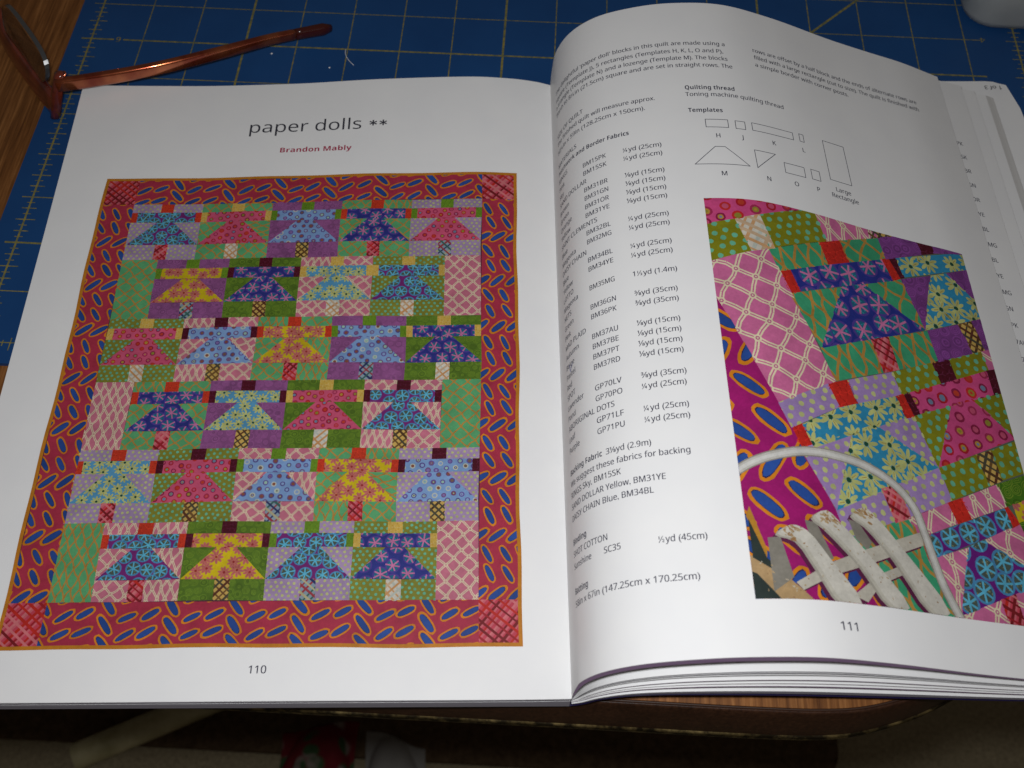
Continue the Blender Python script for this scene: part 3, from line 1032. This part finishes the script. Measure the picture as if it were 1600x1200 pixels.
def block(sh, x, y, spec, sd):
    """x left, y top of the block"""
    bgc, doll, sq, plaid = spec.split()
    jx = lambda v_: x + v_ * BWd
    jy = lambda v_: y - v_ * BH
    r_ = random.Random(sd)
    a = r_.uniform(-.008, .008)
    h1, h2, h3 = .155, .335, .735
    def R4(u0, v0, u1, v1):
        return QP((jx(u0), jy(v1)), (jx(u1), jy(v1)), (jx(u1), jy(v0)), (jx(u0), jy(v0)))
    parts = [(bgc, R4(0, 0, .41 + a, h1)), (sq, R4(.41 + a, 0, .59 + a, h1)), (bgc, R4(.59 + a, 0, 1, h1)),
             (sq, R4(0, h1, .085, h2)), (doll, R4(.085, h1, .915, h2)), (sq, R4(.915, h1, 1, h2)),
             (bgc, QP((jx(0), jy(h2)), (jx(0), jy(h3)), (jx(.385), jy(h2)))),
             (doll, QP((jx(0), jy(h3)), (jx(1), jy(h3)), (jx(.615), jy(h2)), (jx(.385), jy(h2)))),
             (bgc, QP((jx(1), jy(h3)), (jx(1), jy(h2)), (jx(.615), jy(h2)))),
             (bgc, R4(0, h3, .41 - a, 1)), (plaid, R4(.41 - a, h3, .59 - a, 1)), (bgc, R4(.59 - a, h3, 1, 1))]
    for i, (c_, P_) in enumerate(parts):
        fabric(sh, c_, P_, .95, r_.uniform(-.12, .12) + (math.pi / 2 if r_.random() < .25 else 0), sd * 20 + i)
for ri, row in enumerate(ROWS):
    yt = FY1 - ri * BH
    x = FX0
    for ci, spec in enumerate(row):
        sd += 1
        if spec is None:
            continue
        if len(spec) == 2:
            w_ = BWd / 2
            fabric(qs, spec, QP((x, yt - BH), (x + w_, yt - BH), (x + w_, yt), (x, yt)), 1.0, 0, sd * 20)
            x += w_
        else:
            block(qs, x, yt, spec, sd)
            x += BWd
# the dark base layer shows as thin seams between the printed patches
left_surf = LeftSurf()
qs.build("quilt_print", left_surf, left_page, M_INK)
ls = Sheet()
INK = (.022, .022, .05)
text(ls, "paper dolls **", -136.3, 251.2, 9.0, x1=-74.2, col=(.035, .035, .05))
ls.build("title_text", left_surf, left_page, M_TEXT)
ls = Sheet()
text(ls, "Brandon Mably", -121.3, 239.2, 3.75, x1=-89.3, bold=True, col=(.36, .012, .06))
ls.build("author_text", left_surf, left_page, M_TEXT)
ls = Sheet()
text(ls, "110", -108.0, 9.1, 3.7, x1=-102.1, col=INK)
ls.build("page_number", left_surf, left_page, M_TEXT)

# ---- right page
rs = RightSurf(1)
ps = Sheet()
ps.gain = .90
RX0, RX1, RY0, RY1 = 83.4, 199.4, 17.4, 172.6
RECT = [(RX0, RY0), (RX1, RY0), (RX1, RY1), (RX0, RY1)]
PATCH = [('RP',[(81.5,177.2),(135.0,187.8),(127.5,174.3),(103.8,165.7),(94.2,162.6),(82.1,160.1)]),('PO',[(82.1,160.1),(94.2,162.6),(98.6,148.4),(82.1,142.7)]),('BE',[(94.2,162.6),(103.8,165.7),(107.8,151.0),(98.6,148.4)]),('PO',[(103.8,165.7),(128.6,174.8),(131.9,160.3),(105.6,150.2)]),('PK',[(128.6,174.8),(155.7,188.6),(157.4,169.7),(131.9,160.3)]),('AU',[(152.9,183.4),(164.1,187.0),(164.7,172.4),(153.8,168.3)]),('PK',[(164.1,187.0),(171.6,186.1),(170.2,174.2),(164.7,172.4)]),('PK',[(82.1,142.7),(105.2,150.0),(123.3,97.3),(99.9,85.1),(82.1,131.5)]),('GN',[(105.6,150.2),(127.8,158.7),(130.0,148.5),(108.3,140.6)]),('OR',[(127.8,158.7),(137.9,162.5),(140.6,153.0),(130.0,148.5)]),('GN',[(137.9,162.5),(158.0,169.9),(159.6,159.8),(140.6,153.0)]),('PU',[(158.0,169.9),(175.8,175.8),(178.2,166.9),(159.6,159.8)]),('BR',[(175.8,175.8),(183.9,179.0),(184.5,169.1),(178.2,166.9)]),('PU',[(183.9,179.0),(203.9,185.1),(201.3,172.9),(184.5,169.1)]),('OR',[(108.3,140.6),(113.2,142.2),(116.0,133.2),(111.0,131.0)]),('CM',[(113.2,142.2),(156.9,158.8),(160.2,149.6),(116.0,133.2)]),('OR',[(156.9,158.8),(160.7,160.3),(164.2,151.9),(160.2,149.6)]),('BR',[(160.7,160.3),(164.6,161.7),(166.5,152.9),(164.2,151.9)]),('DB',[(164.6,161.7),(201.5,173.5),(201.3,165.3),(166.5,152.9)]),('GN',[(111.0,131.0),(134.8,139.6),(120.1,110.0)]),('CM',[(134.8,139.6),(145.4,143.9),(170.4,129.6),(120.1,110.0)]),('GN',[(145.4,143.9),(164.6,151.2),(170.4,129.6)]),('PU',[(164.6,151.2),(179.6,156.6),(170.4,129.6)]),('DB',[(179.6,156.6),(188.2,159.8),(201.1,148.2),(199.5,141.2),(170.3,129.4)]),('PU',[(188.2,159.8),(201.3,165.3),(201.1,148.2)]),('GN',[(120.1,110.0),(143.2,118.8),(145.9,105.7),(123.3,97.3)]),('RD',[(143.2,118.8),(151.7,122.0),(153.3,108.7),(145.9,105.7)]),('GN',[(151.7,122.0),(171.5,129.2),(173.1,116.1),(153.3,108.7)]),('PU',[(171.5,129.2),(187.2,135.5),(190.5,123.4),(173.1,116.1)]),('AU',[(187.2,135.5),(194.3,138.6),(197.2,126.4),(190.5,123.4)]),('PU',[(194.3,138.6),(202.0,141.9),(200.3,127.6),(197.2,126.4)]),('LV',[(99.9,85.1),(119.8,95.3),(122.8,86.9),(103.1,76.1)]),('OR',[(119.8,95.3),(128.8,98.6),(131.0,89.8),(122.8,86.9)]),('LV',[(128.8,98.6),(150.1,106.7),(152.2,97.7),(131.0,89.8)]),('PO',[(150.1,106.7),(169.8,115.0),(171.8,106.4),(152.2,97.7)]),('BR',[(169.8,115.0),(178.0,118.1),(179.3,109.8),(171.8,106.4)]),('PO',[(178.0,118.1),(195.2,125.2),(196.5,116.9),(179.3,109.8)]),('PK',[(195.2,125.2),(203.6,128.9),(202.8,119.3),(196.5,116.9)]),('OR',[(102.6,76.1),(107.3,77.8),(110.2,69.4),(105.1,68.3)]),('DB',[(107.3,77.8),(123.3,86.6),(149.0,96.6),(151.4,88.5),(110.2,69.4)]),('OR',[(149.0,96.3),(152.7,98.1),(155.5,89.7),(151.4,88.5)]),('BR',[(152.7,98.1),(156.2,99.7),(158.8,91.6),(155.5,89.7)]),('RP',[(156.2,99.7),(194.7,116.3),(195.1,106.1),(158.8,91.6)]),('BR',[(194.7,116.3),(209.2,121.5),(205.6,110.4),(195.1,106.1)]),('LV',[(105.1,68.3),(126.4,77.7),(114.4,47.9)]),('DB',[(126.4,77.7),(136.6,82.6),(161.0,70.8),(114.4,47.9)]),('LV',[(136.6,82.6),(155.5,89.7),(161.0,70.8)]),('PO',[(155.5,89.7),(173.7,97.9),(161.0,70.8)]),('RP',[(173.7,97.9),(184.2,102.2),(200.3,88.9),(161.0,70.8)]),('PO',[(184.2,102.2),(205.6,110.4),(203.5,90.4),(200.3,88.9)]),('LV',[(114.4,47.9),(134.0,58.1),(136.9,46.9),(116.7,38.3)]),('RD',[(134.0,58.1),(141.9,61.4),(143.7,49.6),(136.9,46.9)]),('LV',[(141.9,61.4),(160.9,70.6),(163.3,59.0),(143.7,49.6)]),('PO',[(160.9,70.6),(179.2,78.6),(182.0,67.4),(163.3,59.0)]),('AU',[(179.2,78.6),(186.8,81.6),(188.1,70.3),(182.0,67.4)]),('PO',[(186.8,81.6),(203.2,89.3),(203.5,76.7),(188.1,70.3)]),('PK',[(142.7,49.3),(161.1,57.5),(163.3,50.5),(146.3,43.3)]),('OR',[(161.1,57.5),(168.3,60.5),(170.5,53.4),(163.3,50.5)]),('PK',[(168.3,60.5),(185.3,68.2),(187.2,60.2),(170.5,53.4)]),('LF',[(185.3,68.2),(208.3,77.6),(204.9,67.4),(187.2,60.2)]),('GN',[(116.7,38.3),(142.7,49.3),(146.7,43.0),(155.3,14.4),(123.2,11.4)]),('OR',[(146.3,43.3),(150.7,44.8),(151.1,36.7),(147.6,35.5)]),('CB',[(150.7,44.8),(185.5,59.1),(187.0,52.3),(151.1,36.7)]),('OR',[(185.5,59.1),(187.2,60.2),(190.9,54.4),(187.0,52.3)]),('DY',[(190.0,61.4),(207.4,68.2),(204.6,59.5),(190.9,54.4)]),('PK',[(147.6,35.5),(165.6,42.1),(156.1,18.0),(153.4,17.7)]),('CB',[(165.6,42.1),(173.5,45.9),(196.6,34.1),(156.1,18.0)]),('PK',[(173.5,45.9),(190.9,54.2),(196.6,34.1)]),('LF',[(190.9,54.4),(204.6,59.5),(196.6,34.1)]),('PK',[(156.1,18.0),(174.1,25.2),(175.3,15.3),(155.1,13.7)]),('RD',[(174.1,25.2),(180.8,27.8),(181.9,15.8),(175.3,15.3)]),('PK',[(180.8,27.8),(196.6,34.1),(191.5,16.5),(181.9,15.8)]),('LO',[(78.9,135.8),(99.9,85.1),(103.3,76.2),(105.5,68.3),(114.4,47.9),(116.7,38.3),(123.2,11.4),(82.1,10.2)])]
CHAIR = [('beam',[(79.8,30.9),(84.3,31.0),(90.3,28.2),(94.9,23.5),(101.8,15.8),(91.4,15.7),(83.7,25.7)]),('beam2',[(85.1,47.5),(88.9,33.0),(88.5,30.3),(83.7,44.1)]),('dark',[(84.3,43.4),(88.5,30.3),(94.9,23.2),(84.2,30.4)]),('dark',[(83.1,26.1),(84.9,25.3),(92.1,16.3),(91.3,15.1),(82.0,15.3)]),('back',[(89.5,36.9),(93.5,37.2),(96.0,24.2),(89.3,19.6)]),('back',[(102.2,43.2),(106.0,42.5),(110.1,31.0),(107.4,30.1),(103.1,37.0)]),('back',[(117.9,45.2),(121.7,44.4),(125.4,38.3),(123.2,35.2),(119.5,38.8)]),('bar',[(96.4,22.6),(108.0,29.3),(121.2,35.0),(146.7,45.0),(146.5,40.3),(121.9,30.3),(108.8,25.5),(98.4,20.2)]),('bar',[(115.0,19.9),(126.3,27.9),(135.4,31.9),(135.8,29.0),(125.6,24.4),(119.7,18.1)]),('slat',[(91.9,37.7),(96.4,40.8),(101.3,39.2),(107.5,30.8),(116.4,16.8),(109.2,16.2),(103.2,26.1),(97.7,35.6)]),('slat',[(104.2,43.7),(109.3,46.7),(113.6,43.1),(123.1,32.4),(134.1,17.5),(127.3,16.8),(118.6,29.1),(108.2,40.2)]),('slat',[(118.7,46.0),(123.9,49.7),(128.6,46.2),(136.5,36.9),(150.2,17.8),(143.4,16.7),(132.2,32.8),(123.5,42.9)])]
ARC = [(83.2,60.1),(87.7,62.6),(94.8,65.2),(105.7,67.4),(117.5,67.5),(129.5,65.3),(139.8,60.2),(145.5,53.6),(147.9,44.3),(149.2,36.4),(151.1,27.3),(154.7,17.9)]
ps.add(RECT, (.13, .16, .12), -1)
for i, (c_, P_) in enumerate(PATCH):
    P_ = ccw(P_)
    if c_ == 'LO':
        continue
    big = {'CB': 1.6, 'CM': 1.6, 'RD': 1.35, 'AU': 1.35, 'BE': 1.6, 'PK': 2.15, 'GN': 1.9, 'RP': 2.0, 'DB': 1.95, 'PO': 1.95, 'LV': 1.9}.get(c_, 1.72)
    gx, gy = sum(p[0] for p in P_) / len(P_), sum(p[1] for p in P_) / len(P_)
    P_ = [(x + (x - gx) / math.hypot(x - gx, y - gy) * .35, y + (y - gy) / math.hypot(x - gx, y - gy) * .35) for x, y in P_]
    fabric(ps, c_, P_, big, math.radians(20.5), 5000 + i, RECT, None, CLOSE)
LOP = [p for c_, p in PATCH if c_ == 'LO'][0]
import mathutils.geometry as mg
def tess(P_):
    v3 = [Vector((x, y, 0)) for x, y in P_]
    return [[P_[i] for i in t] for t in mg.tessellate_polygon([v3])]
# the printed border strip beside the patches (its own convex pieces share one pattern phase)
lo_pieces = [[(82.5, 131), (99.9, 85.1), (103.0, 76.3), (105.6, 68.3), (82.5, 68.3)], [(82.5, 68.3), (105.6, 68.3), (114.0, 48.0), (118.5, 38.5), (82.5, 38.5)], [(82.5, 38.5), (118.5, 38.5), (129.0, 17), (82.5, 17)]]
for P_ in lo_pieces:
    fabric(ps, 'LO', P_, 2.05, math.radians(108), 777, RECT, (83, 60), CLOSE)
CC = {'beam': (.50, .33, .16), 'beam2': (.55, .26, .03), 'dark': (.030, .045, .040), 'back': (.27, .25, .21), 'bar': (.60, .56, .47), 'slat': (.47, .44, .37)}
def inside(sp, col, lev, tris):
    for t in tris:
        ps.add(sp, col, lev, t)
for i, (c_, P_) in enumerate(CHAIR):
    if c_ in ('slat', 'beam'):
        P_ = [tuple(p) for p in catmull(P_, 3, closed=True).tolist()]
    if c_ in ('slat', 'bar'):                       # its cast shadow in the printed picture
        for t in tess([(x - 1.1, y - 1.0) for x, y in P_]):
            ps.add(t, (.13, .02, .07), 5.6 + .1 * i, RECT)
    lv0 = 21 + 3 * (i - 9) if c_ == 'slat' else 12 + i
    wide = [P_, [(x + 1.0, y + .5) for x, y in P_]] if c_ == 'slat' else [P_]      # broad flat straps
    tris = [t for Q_ in wide for t in (clip(ccw(t), RECT) for t in tess(Q_)) if len(t) >= 3]
    for t in tris:
        ps.add(t, CC[c_], lv0)
    r_ = random.Random(i)
    if c_ == 'slat':                                # lit face, then the bright middle
        for dx_, dy_, col, up in ((.8, .4, (.62, .59, .50), 1), (1.9, 1.0, (.71, .68, .60), 2)):
            for t in tess([(x + dx_, y + dy_) for x, y in P_]):
                inside(ccw(t), col, lv0 + up, tris)
    if c_ in ('slat', 'bar', 'beam'):
        xs = [p[0] for p in P_]; ys = [p[1] for p in P_]
        if c_ == 'slat':                            # rust where the strap bends over
            top_ = max(P_, key=lambda p: p[1])
            for q in range(26):
                x, y = top_[0] + r_.gauss(1.0, 2.2), top_[1] - abs(r_.gauss(0, 2.6))
                inside(ell(x, y, r_.uniform(.3, 1.1), r_.uniform(.2, .6), r_.uniform(-1, 0), 8, .3, r_), r_.choice([(.50, .34, .17), (.54, .42, .26), (.40, .22, .09)]), 30.3, tris)
        for q in range(60):
            x, y = r_.uniform(min(xs), max(xs)), r_.uniform(min(ys), max(ys))
            inside(ell(x, y, r_.uniform(.12, .55), r_.uniform(.1, .3), r_.uniform(0, 3), 7, .3, r_), r_.choice([(.50, .36, .20), (.56, .48, .36), (.38, .22, .11), (.60, .56, .47)]), 31.3, tris)
arc = catmull(ARC, 5).tolist()
for i in range(len(arc) - 1):
    for w_, c_, lv in ((3.4, (.36, .33, .28), 32.4), (2.6, (.64, .62, .57), 33.4), (1.2, (.78, .77, .73), 34.4)):
        stroke(ps, [arc[i], arc[i + 1]], w_ * (1 + .15 * i / len(arc)), c_, lv, within=RECT)
ps.build("quilt_photo_print", rs, right_page, M_INK)

SZ = 3.05
tx = Sheet()
_, ga, gb = glyphs("Toning machine quilting thread")
SX = 41.9 / (gb - ga) / SZ
_, ga, gb = glyphs("Quilting thread", True)
SB = 20.2 / (gb - ga) / SZ
def body(s, x, t, x1=None, bold=False):
    text(tx, s, x, t, SZ, x1=x1, sx=SB if bold else SX, bold=bold, col=INK)
A0 = 19.6
row = lambda n_: 199.9 - (n_ - 3) * 4.282
for s, t, e in PARA1:
    body(s, A0, t, e)
body("Patchwork and Border Fabrics", A0, row(1), 57.8, True)
for i, it in enumerate(LIST):
    t = row(2 + i)
    body(it[0], A0, t)
    if len(it) > 1:
        body(it[1], 37.4, t, 48.0)
        body(it[2], 54.9, t)
_, ga, gb = glyphs("Backing Fabric", True)
wB = (gb - ga) * SZ * SB
body("Backing Fabric", A0, row(33), None, True); body("3⅛yd (2.9m)", A0 + wB + 1.6, row(33))
body("We suggest these fabrics for backing", A0, row(34), 68.8)
body("RINGS Sky, BM15SK", A0, row(35)); body("SAND DOLLAR Yellow, BM31YE", A0, row(36)); body("DAISY CHAIN Blue, BM34BL", A0, row(37))
body("Binding", A0, row(39) , None, True); body("SHOT COTTON", A0, row(40)); body("Sunshine", A0, row(41)); body("SC35", 37.4, row(41)); body("½yd (45cm)", 56.2, row(41))
body("Batting", A0, row(43), None, True); body("58in x 67in (147.25cm x 170.25cm)", A0, row(44), 67.8)
for s, t, e in PARA2:
    body(s, 113.3, t, e)
body("Quilting thread", 81.6, 229.3, 101.8, True)
body("Toning machine quilting thread", 81.5, 225.5, 123.4)
body("Templates", 81.8, 216.8, 95.5, True)
# small pen tick beside "Beige"
stroke(tx, [(22.6, row(23) + 1.2), (23.4, row(24) + 2.2), (25.2, row(23) + .6)], .28, (.03, .05, .30), 2)
tx.build("pattern_text", rs, right_page, M_TEXT)
dg_ = Sheet()
for P_ in ([(88, 212.8), (96.9, 212.8), (96.9, 208.7), (88, 208.7)], [(99.9, 212.7), (103.9, 212.7), (103.9, 208.6), (99.9, 208.6)], [(106.9, 213.0), (125.4, 213.2), (125.4, 209.4), (106.9, 209.0)],
           [(128.5, 213.8), (130.5, 213.8), (130.5, 209.8), (128.5, 209.8)], [(90.5, 198.5), (94.3, 198.5), (103.2, 189.5), (81.9, 189.5)], [(106.2, 198.5), (115.3, 198.6), (106.4, 189.4)],
           [(118.7, 195.4), (127.8, 195.5), (127.8, 190.4), (118.7, 190.3)], [(131, 195.8), (135, 195.8), (135, 190.8), (131, 190.8)], [(140.1, 214.3), (150.5, 214.5), (150.6, 193.8), (140.1, 193.6)]):
    stroke(dg_, P_, .26, INK, closed=True)
for s, x, t in (("H", 92.3, 203.2), ("J", 102, 203.2), ("K", 115.8, 203.6), ("L", 129.5, 204.2), ("M", 92.6, 183.8), ("N", 110.6, 183.8), ("O", 122.9, 184.6), ("P", 133, 185), ("Large", 145.6, 188.2), ("Rectangle", 145.8, 184.6)):
    text(dg_, s, x, t, SZ, sx=SX, col=INK, center=True)
dg_.build("template_diagram", rs, right_page, M_TEXT)
pn = Sheet()
text(pn, "111", 108.7, 8.7, 3.7, x1=114.4, col=INK)
pn.build("page_number", rs, right_page, M_TEXT)
# ends of the next page's fabric codes, showing past the edge of the arched page
sB = RightSurf(.645)
cs = Sheet()
for i, s in enumerate(("BM15PK", "BM15SK", "BM31BR", "BM31GN", "BM31OR", "BM31YE", "BM32BL", "BM32MG", "BM34BL", "BM34YE", "BM35MG", "BM36GN", "BM36PK", "BM37AU", "BM37BE")):
    t = 240.5 - i * 8.1
    _, ga, gb = glyphs(s)
    w_ = (gb - ga) * SZ * SX
    text(cs, s, 207.4 - w_ + (1.6 if s.endswith(("MG", "AU", "BE")) else 0), t, SZ, sx=SX, col=INK)
cs.build("code_column_text", sB, bundB, M_TEXT)

# ------------------------------------------------------------------ folded sheet tucked in at the back of the book
sheet = empty("folded_pattern_sheet", (.24363, -.33561, 0), math.radians(3.371))
def zc(s):
    return float(np.interp(s, PC[:, 0], PC[:, 1]))
def sheet_layer(name, pts, dz, th):
    U = np.linspace(0, 1, 26); Vv = np.linspace(0, 1, 14)
    top = np.zeros((26, 14, 3))
    (ax, ay), (bx, by), (cx, cy), (dx, dy) = pts
    for i, u in enumerate(U):
        for j, v_ in enumerate(Vv):
            x = (ax * (1 - u) + bx * u) * (1 - v_) + (dx * (1 - u) + cx * u) * v_
            y = (ay * (1 - u) + by * u) * (1 - v_) + (dy * (1 - u) + cy * u) * v_
            if u > .9 and v_ > .85:      # worn, rounded corner
                k_ = min(1, ((u - .9) / .1) * ((v_ - .85) / .15))
                x -= 2.6 * k_; y -= 2.0 * k_
            y += .5 * math.sin(u * 9) * v_
            z = max(zc(x), 1.4) + dz + (.25 * math.sin(u * 14) + .2) * max(0, v_ - .8) * 4
            if x > 215:
                z = 1.4 + dz
            top[i, j] = (x, y, z)
    bot = top.copy(); bot[:, :, 2] -= th
    return solid(name, top, bot, [M_PAPER, M_PAPER], sheet)
sheet_layer("lower_fold", [(120, 180), (226, 178), (222.5, 293.2), (122, 294.5)], -.33, .25)
up_ = sheet_layer("upper_fold", [(121, 182), (225, 180), (221, 292.0), (123, 293)], -.05, .22)
st = Sheet()
class Tag:
    us = [-1e9]; vs = None
    def __call__(self, u, v, h):
        return np.stack([u, v, 1.4 + .28 + h * 2 + np.array([zc(x) - 1.4 for x in u])], 1), np.tile((0, 0, 1.0), (len(u), 1))
text(st, "1 of 3", 217.0, 290.2, 3.3, col=(.04, .04, .05), rot=math.pi)
st.build("sheet_number", Tag(), sheet, M_TEXT)
tag(sheet, "folded white paper sheet tucked under the right pages, sticking out", "paper sheet")

# ------------------------------------------------------------------ spectacles
gl = empty("spectacles", (0, -.076, 0))
def gl_(V):
    return [(p[0], p[1] + 76, p[2]) for p in V]
def lean(V):            # the front tips back towards the arms
    return [(p[0] + .818 * .38 * p[2], p[1] + 76 + .575 * .38 * p[2], p[2]) for p in V]
arm = catmull([(3.2, -76.0, 17.6), (24, -69.5, 17.2), (45.4, -61.4, 16.5), (67.9, -49.6, 15.0), (82, -40.6, 13.2), (94, -31.6, 10.5), (107, -22.8, 7.2), (118, -15.6, 4.3)], 6)
def arm_part(off, body_m, tip_m):
    P_ = arm + np.array(off)
    n_ = len(P_); cut = n_ - 9
    hs = np.interp(np.arange(n_), [0, 10, cut, n_ - 3, n_ - 1], [3.5, 3.3, 2.6, 2.9, 1.7]); ws = np.interp(np.arange(n_), [0, cut, n_ - 3, n_ - 1], [2.0, 1.8, 2.1, 1.1])
    V, F = sweep(P_[:cut + 1], ws[:cut + 1], hs[:cut + 1], 16, 3.2)
    a = link("temple_arm", fixn(mesh("temple_arm", gl_(V), F, True)), body_m, gl)
    V, F = sweep(P_[cut:], ws[cut:] * 1.08, hs[cut:] * 1.08, 16, 2.3)
    link("ear_tip", fixn(mesh("ear_tip", gl_(V), F, True)), tip_m, a)
dirv = np.array([-.575, .818, 0])
arm_part((0, 0, 0), M_COPPER, M_TIP)
arm_part(tuple(dirv * 132), M_COPPER, M_TIP)
perp = np.array([.818, .575, 0])
def front(s_):          # gentle bow of the front along its 132 mm
    return np.array([-3.2, -78.4, 0]) + dirv * s_ - perp * 5.0 * math.sin(math.pi * s_ / 132)
S_ = np.linspace(-2, 134, 45)
V, F = sweep([front(s_) + (0, 0, 5.6 + (4.5 * max(0, 1 - abs(s_ - 66) / 10) if abs(s_ - 66) < 10 else 0)) for s_ in S_], [2.0] * 45, [5.4] * 45, 14, 3.4)
link("brow_bar", fixn(mesh("brow_bar", lean(V), F, True)), M_FRAME, gl)
for s_ in (0, 132):
    p_ = front(s_)
    V, F = sweep([p_ + (0, 0, .5), p_ + (.01, 0, 6), p_ + (.6, .3, 13), p_ + (1.6, .6, 21.6), p_ + (1.7, .6, 22.6)], [2.4, 2.6, 2.8, 2.4, 1.2], [2.4, 2.6, 2.8, 2.4, 1.2], 12, 2.8)
    e_ = link("end_piece", fixn(mesh("end_piece", lean(V), F, True)), M_FRAME, gl)
    h_ = p_ + perp * 3.4 + np.array((0, 0, 17.6))
    V, F = sweep([h_ + (0, 0, -3.6), h_ + (.01, 0, 0), h_ + (0, 0, 3.6)], [1.5] * 3, [1.5] * 3, 12, 2.0)
    link("hinge", fixn(mesh("hinge", lean(V), F, True)), M_COPPER, e_)
for c0 in (33, 99):
    Vf, Vb = [], []
    N_ = 40
    for i in range(N_):
        a = 2 * math.pi * i / N_
        cx = math.copysign(abs(math.cos(a)) ** .75, math.cos(a)) * 25
        cz = math.copysign(abs(math.sin(a)) ** .75, math.sin(a)) * 9.5
        s_ = c0 + cx
        p_ = front(s_) + (0, 0, 17.5 + cz)
        Vf.append(p_ + perp * 1.0); Vb.append(p_ - perp * 1.0)
    F = [tuple(range(N_)), tuple(range(N_, 2 * N_))[::-1]] + [(i, N_ + i, N_ + (i + 1) % N_, (i + 1) % N_) for i in range(N_)]
    link("lens", fixn(mesh("lens", lean(Vf + Vb), F, False, [0, 0] + [1] * N_)), [M_GLASS, M_LENS_EDGE], gl)
tag(gl, "red-brown spectacles with copper arm resting across the cutting mat corner", "spectacles")

# ------------------------------------------------------------------ frosted container at the far right corner
cont = empty("plastic_container", (.4785, .0525, 0))
def rounded_box(hx, hy, z0, z1, r, rb):
    V, F = [], []
    rings = [(z0, -rb), (z0 + rb * .3, -rb * .3), (z0 + rb, 0), (z1 - 2, 0), (z1, -1.5)]
    n = 8
    for z, o_ in rings:
        for cx, cy, a0 in ((hx - r, -hy + r, -90), (hx - r, hy - r, 0), (-hx + r, hy - r, 90), (-hx + r, -hy + r, 180)):
            for k in range(n + 1):
                a = math.radians(a0 + 90 * k / n)
                V.append((cx + (r + o_) * math.cos(a), cy + (r + o_) * math.sin(a), z))
    K = 4 * (n + 1)
    for i in range(len(rings) - 1):
        for k in range(K):
            F.append((i * K + k, i * K + (k + 1) % K, (i + 1) * K + (k + 1) % K, (i + 1) * K + k))
    F.append(tuple(range(K))[::-1]); F.append(tuple((len(rings) - 1) * K + k for k in range(K)))
    return V, F
V, F = rounded_box(46, 46, .1, 58, 16, 5)
link("tub", fixn(mesh("tub", V, F, True)), M_FROST, cont)
V, F = rounded_box(48, 48, 58.2, 68, 17, 1.5)
link("lid", fixn(mesh("lid", V, F, True)), M_CAP, cont)
tag(cont, "frosted pale plastic container at the far right mat corner", "container")

# ------------------------------------------------------------------ lint on the mat
pth = catmull([(126.1, -25.5, .35), (126.4, -29, .5), (128.4, -33, .35), (131.4, -36.4, .3)], 6)
V, F = sweep(pth, [.15] * len(pth), [.15] * len(pth), 6, 2.0)
tag(link("loose_thread", fixn(mesh("loose_thread", V, F, True)), M_LINT), "short pale loose thread on the blue mat above the title", "thread")
for x, y, r_, lb in ((90.5, -31.1, .55, "tiny white lint speck on the mat nearest the spectacles arm"), (120.0, -39.0, .45, "tiny white lint speck on the mat beside the thread")):
    V, F = sweep([(x - r_, y, .35), (x, y + .1, .45), (x + r_ * .8, y + .3, .35)], [.2, .5, .2], [.2, .35, .2], 7, 2.0)
    tag(link("lint_speck", fixn(mesh("lint_speck", V, F, True)), M_LINT), lb, "lint", "lint specks on the mat")
